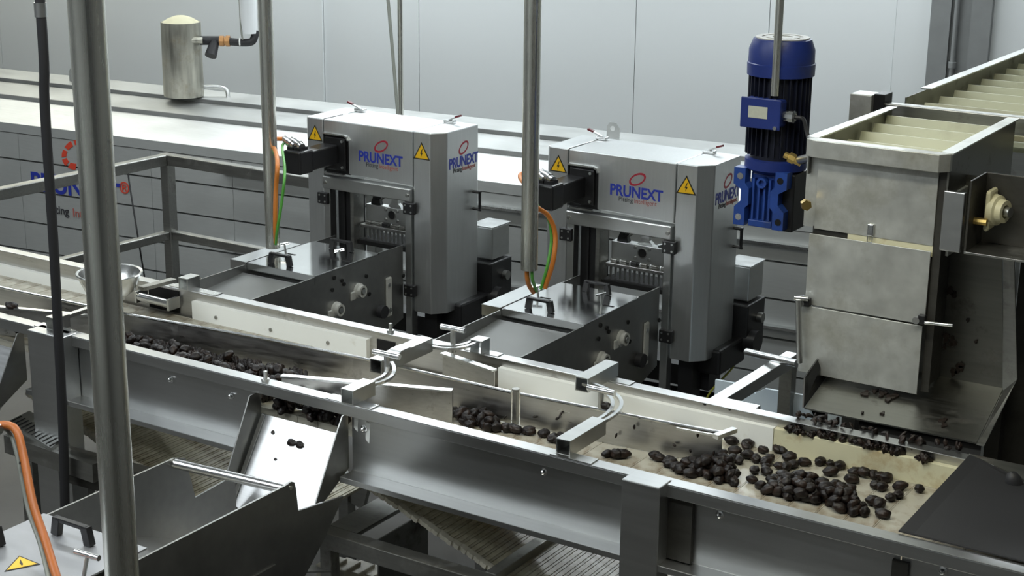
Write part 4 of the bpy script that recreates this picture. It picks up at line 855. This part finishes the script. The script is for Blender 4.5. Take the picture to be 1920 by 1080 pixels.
rp_ = MB(); a = ay(1890, 500, .95)
rp_.box(.655, .80, 1.05, 1.14, 0, 1.46, .003)
tag(rp_.build('support_post', M['grime']), 'dark grimy square post at the right edge behind the belt end', 'post')

# ---- small stand, bin and tube behind the conveyor near the chute
st_ = thing('square_bar_stand', (-.05, .95, 0), 'light square bar lying towards the conveyor, left of the chute', 'stand')
MB().beam((-.055, .70, .955), (-.043, 1.19, .955), .04, .04).build('square_bar', M['steel'], st_, .002)
MB().box(-.075, .07, .66, .70, .935, .975, .002).build('cross_piece', M['steel'], st_)
MB().box(-.065, -.025, 1.15, 1.19, 0, .934).build('leg', M['frame'], st_)
tbh = MB(); a = ad(1400, 660, 4.95); b = ad(1495, 682, 4.75); tbh.cyl(a, b, .012, 14)
tag(tbh.build('round_tube', M['bright']), 'bright short round tube pointing at the chute from the right pitting machine', 'tube')
bn = thing('pale_bin', (-.2, 1.3, 0), 'pale blue plastic bin standing behind the conveyor below the chute', 'bin')
YB = 1.18
pts = [ay(1341, 712, YB), ay(1396, 722, YB), ay(1415, 738, YB), ay(1434, 729, YB), ay(1505, 741, YB), ay(1527, 790, YB)]
MB().prism([Vector((pts[0].x, YB, .55)), Vector((pts[5].x, YB, .55))] + pts[::-1], (0, .01, 0)).build('front_sheet', M['bluebin'], bn)
MB().box(pts[0].x, pts[5].x, YB, 1.44, 0, .55).build('bin_body', M['bluebin'], bn)
# ================================================================== prunes
def prune_mesh(i):
    bm = bmesh.new(); bmesh.ops.create_icosphere(bm, subdivisions=3, radius=1)
    rnd = random.Random(i); ph = [rnd.uniform(0, 6.28) for _ in range(9)]; fr = [rnd.uniform(2.5, 6) for _ in range(9)]
    for v in bm.verts:
        p = v.co; d = 1 + .07 * math.sin(fr[0] * p.x + ph[0]) * math.sin(fr[1] * p.y + ph[1]) + .06 * math.sin(fr[2] * p.z * 1.4 + ph[2] + 3 * p.x) + .05 * math.sin(9 * p.y + ph[3] + 4 * p.z) + .035 * math.sin(13 * p.x + ph[4] + 6 * p.y)
        e = 1 + .10 * max(0, p.x) ** 3
        v.co = Vector((p.x * .0185 * d * e, p.y * .0142 * d, p.z * .0118 * d))
    me = bpy.data.meshes.new('prune'); bm.to_mesh(me); bm.free(); me.materials.append(M['prune'])
    for p in me.polygons: p.use_smooth = True
    return me
PM = [prune_mesh(i) for i in range(6)]
count = [0]
def prune(x, y, z, lab, grp, s=1.0, flat=True):
    o = bpy.data.objects.new('prune', random.choice(PM)); C.objects.link(o); count[0] += 1
    s *= random.uniform(.82, 1.12); o.scale = (s, s, s)
    o.location = (x, y, z + .0115 * s); t = .25 if flat else .8
    o.rotation_euler = (random.uniform(-t, t), random.uniform(-t, t), random.uniform(0, 6.28))
    tag(o, lab, 'prune', grp)
ZB_ = .9055
def c8(x, y): return az(1300 + x / 3.097, 780 + y / 3.097, ZB_ + .008)
def c6(x, y): return az(800 + x / 3.375, 640 + y / 3.375, ZB_ + .008)
def inpoly(p, poly):
    r = False; j = len(poly) - 1
    for i in range(len(poly)):
        if (poly[i].y > p[1]) != (poly[j].y > p[1]) and p[0] < (poly[j].x - poly[i].x) * (p[1] - poly[i].y) / (poly[j].y - poly[i].y) + poly[i].x: r = not r
        j = i
    return r
LS, GS = 'single dark prune lying loose on the pale belt at right', 'loose prunes on the right of the belt'
UNI = {(1313, 425): 'lone prune closest to the dark sloped hood, by the stained guide strip', (1200, 412): 'prune second closest to the sloped hood along the stained strip', (1145, 475): 'prune at left of the small pair lying before the sloped hood', (1192, 460): 'prune at right of the small pair lying before the sloped hood', (1045, 500): 'left prune of the touching pair near the end of the belt', (1080, 515): 'right prune of the touching pair near the end of the belt', (1098, 575): 'prune against the front rail closest to the sloped hood', (645, 272): 'lone prune midway along the stained strip, ahead of the short row of three', (918, 372): 'lone prune lying just before the row of five touching prunes', (795, 330): 'lone prune between the row of three and the big heap', (340, 370): 'lone prune on wet belt just left of the big heap', (222, 148): 'prune closest to the pivot bracket at the divider end', (555, 245): 'lone upright prune left of the short row of three', (363, 250): 'lone small prune in the middle of the belt, left of the two-prune streak', (355, 318): 'lone prune left of the tall column of prunes', (405, 200): 'lone prune near the white strip, right of the wrinkled pair', (440, 248): 'prune at the top of the tall column above the big heap',
    (1060, 405): 'larger left half of the big double prune behind the heap', (1095, 415): 'right half of the big double prune behind the heap'}
for q in ((222, 148), (305, 180), (315, 168), (405, 200), (490, 192), (515, 200), (237, 208), (315, 230), (363, 250), (235, 250), (265, 258), (440, 248), (555, 245), (645, 272), (737, 268), (795, 278), (850, 292), (500, 292), (540, 297), (580, 285), (355, 318), (425, 270), (420, 300), (425, 325), (340, 370), (795, 330), (935, 328), (985, 335), (1045, 345), (1080, 352), (1120, 365), (918, 372), (1060, 405), (1095, 415), (1200, 412), (1313, 425), (1145, 475), (1192, 460), (1045, 500), (1080, 515), (1098, 575), (825, 400), (850, 415), (900, 430), (745, 390), (740, 410), (525, 355), (590, 350), (650, 360), (570, 370)):
    p = c8(*q); prune(p.x, p.y, ZB_, UNI.get(q, LS), None if q in UNI else GS)
def heap(poly, n, lab, grp, mind=.021, layers=((0, 1.0), (.014, .72), (.027, .42))):
    xs = [p.x for p in poly]; ys = [p.y for p in poly]; cx = sum(xs) / len(xs); cy = sum(ys) / len(ys)
    tot = sum(l[1] for l in layers)
    for dz, k in layers:
        pl = [Vector((cx + (p.x - cx) * (.45 + .55 * k), cy + (p.y - cy) * (.45 + .55 * k), 0)) for p in poly]; got = []; tries = 0
        while len(got) < n * k / tot and tries < 4000:
            tries += 1; p = (random.uniform(min(xs), max(xs)), random.uniform(min(ys), max(ys)))
            if inpoly(p, pl) and all((p[0] - g[0]) ** 2 + (p[1] - g[1]) ** 2 > mind ** 2 for g in got):
                got.append(p); prune(p[0], p[1], ZB_ + dz, lab, grp, 1.0, False)
heap([c8(380, 400), c8(480, 365), c8(600, 375), c8(700, 390), c8(790, 430), c8(920, 455), c8(940, 500), c8(1010, 540), c8(1050, 585), c8(940, 560), c8(840, 540), c8(700, 505), c8(520, 470), c8(400, 430)], 78,
     'dark glossy prune heaped along the front rail at the right end of the belt', 'heaped prunes at the right end of the belt')
heap([c8(0, 275), c8(60, 300), c8(120, 330), c8(170, 255), c8(215, 300), c8(245, 320), c8(235, 385), c8(160, 375), c8(70, 350), c8(10, 310)], 34,
     'dark prune piled behind the front rail, right of the near post', 'prunes piled behind the post')
heap([c6(170, 440), c6(260, 455), c6(380, 480), c6(455, 520), c6(455, 565), c6(300, 545), c6(170, 510)], 26,
     'dark prune piled beside the right end of the centre gate blade', 'prunes piled beside the centre gate blade', layers=((0, 1), (.014, .6)))
for q in ((505, 553), (540, 556), (568, 565), (640, 570), (655, 575), (735, 590), (750, 580), (800, 618), (820, 625), (845, 600), (1145, 715), (1195, 720), (1245, 720), (1470, 740), (1450, 730), (1530, 765), (1545, 775), (1580, 800), (1650, 760), (1640, 775), (1730, 790), (1760, 800), (1800, 800), (1670, 842), (1600, 815)):
    p = c6(*q); prune(p.x, p.y, ZB_, 'single dark prune lying on the belt between the two right gates', 'loose prunes between the right gates')
for q in ((1735, 467), (1805, 487)):
    p = c6(*q); p = az(800 + q[0] / 3.375, 640 + q[1] / 3.375, ZB_); prune(p.x, min(p.y, .535), ZB_, 'one of two prunes lying behind the divider at the white guide strip', 'two prunes behind the divider')
p = c6(1005, 395); prune(-.235, .357, 1.004, 'squashed prune sitting on top of the divider rim', None, .9)
def strip(xa, ya, yb, xb, yc, yd, n, lab, grp, zl=((0, 1), (.013, .6)), stuff=0):
    tot = sum(k for _, k in zl)
    for dz, k in zl:
        got = []; tries = 0
        while len(got) < n * k / tot and tries < 3000:
            tries += 1; t = random.random(); q = random.random() * (.5 + .5 * k) 
            x = xa + (xb - xa) * t; y0 = ya + (yc - ya) * t; y1 = yb + (yd - yb) * t; y = y0 + (y1 - y0) * (.5 + (q - .5) * .96) if dz == 0 else y0 + (y1 - y0) * random.uniform(.12, .80)
            if all((x - g[0]) ** 2 + (y - g[1]) ** 2 > .019 ** 2 for g in got): got.append((x, y)); prune(x, y, ZB_ + dz, lab, grp, 1.0, False)
# the unseen lower mass of the left row: one heap mesh, prunes on top of it are individuals
mm = MB(); me_ = PM[0]
for k in range(200):
    t = random.random(); x = -1.95 + .75 * t; y = random.uniform(.065, .23 + .04 * t); sc = random.uniform(.85, 1.1); rm = Matrix.Rotation(random.uniform(0, 6.28), 3, 'Z') @ Matrix.Rotation(random.uniform(-.8, .8), 3, 'X')
    mm.add([rm @ (v.co * sc) + Vector((x, y, ZB_ + .0115 + random.choice((0, .013, .025)))) for v in me_.vertices], [list(p.vertices) for p in me_.polygons], True)
tag(mm.build('prune_mass', M['prune'], None, fix=False), 'dark bed of prunes under the row along the front rail at left', 'prunes', None, 'stuff')
strip(-1.95, .06, .235, -1.20, .06, .28, 64, 'small dark prune in the row lying along the front rail, left of the centre gate', 'prunes along the front rail at left', ((.034, 1), (.046, .35)))
strip(-2.42, .06, .20, -2.10, .06, .20, 20, 'dark prune on the belt at the far left edge behind the left slide', 'prunes at the left edge', ((.0, .6), (.015, 1)))
strip(-1.16, .035, .10, -.90, .035, .11, 34, 'dark prune gathered at the top of the bright slide', 'prunes at the top of the slide', ((0, 1), (.016, 1), (.032, .7)))
for q in ((552, 832), (567, 836)):
    p = ay(*q, -.05); yy = .020 - (.897 - p.z) / 1.532; p = ay(*q, yy)
    o = bpy.data.objects.new('prune', PM[0]); C.objects.link(o); o.location = p + Vector((0, -.011, .007)); o.rotation_euler = (.99, 0, random.uniform(-.4, .4)); o.scale = (.8,) * 3
    tag(o, 'one of two prunes sliding side by side down the bright slide', 'prune', 'two prunes on the slide')
# crushed prune scraps at the back rail below the chute
def scrap(p, s, lab, grp):
    o = bpy.data.objects.new('prune_scrap', random.choice(PM)); C.objects.link(o); o.location = p; o.scale = (s * random.uniform(.5, 1.1), s * random.uniform(.4, .9), s * random.uniform(.4, .8))
    o.rotation_euler = tuple(random.uniform(0, 3) for _ in range(3)); tag(o, lab, 'prune scrap', grp)
for k in range(70):
    t = random.random(); x = .20 + .40 * t
    scrap(Vector((x, random.uniform(.559, .574), .975 + random.uniform(0, .012) * (1 - abs(t - .6)))), random.uniform(.5, 1.0), 'crushed prune scrap stuck on top of the stained white guide strip', 'scraps on the guide strip')
for k in range(40):
    x = random.uniform(.20, .66); scrap(Vector((x, random.uniform(.585, .625), 1.003 + random.uniform(0, .008))), random.uniform(.5, 1.0), 'crushed prune scrap lying on the back rail under the chute lip', 'scraps on the back rail')
for k in range(10):
    x = random.uniform(-.05, .6); scrap(Vector((x, .577, random.uniform(.98, .995))), random.uniform(.25, .5), 'small dark scrap stuck to the inner back panel of the conveyor', 'scraps on the back panel')

for px, py, yy in ((1004, 781, .337), (1046, 784, .340), (1156, 816, .349), (1265, 834, .362), (1295, 845, .364), (1339, 849, .369), (948, 782, .334), (1052, 776, .341), (1190, 800, .353), (1310, 792, .366)):
    p = ay(px, py, yy); p.z = min(.99, max(.915, p.z)); scrap(p - Y_ * .002, .42, 'small dark scrap stuck to the near face of the belt divider', 'scraps on the divider face')
for px, py in ((668, 790), (690, 812)):
    p = ay(px, py, .026); MB().prism([Vector((p.x - .006, .0258, p.z + .035)), Vector((p.x + .010, .0258, p.z + .03)), Vector((p.x + .004, .0258, p.z - .03)), Vector((p.x - .008, .0258, p.z - .02))], (0, -.0006, 0)).build('residue_streak', M['white'], cv)
prune(-2.30, .085, 1.0, 'squashed prune caught on the rail at the far left edge of the picture', None, 1.0)
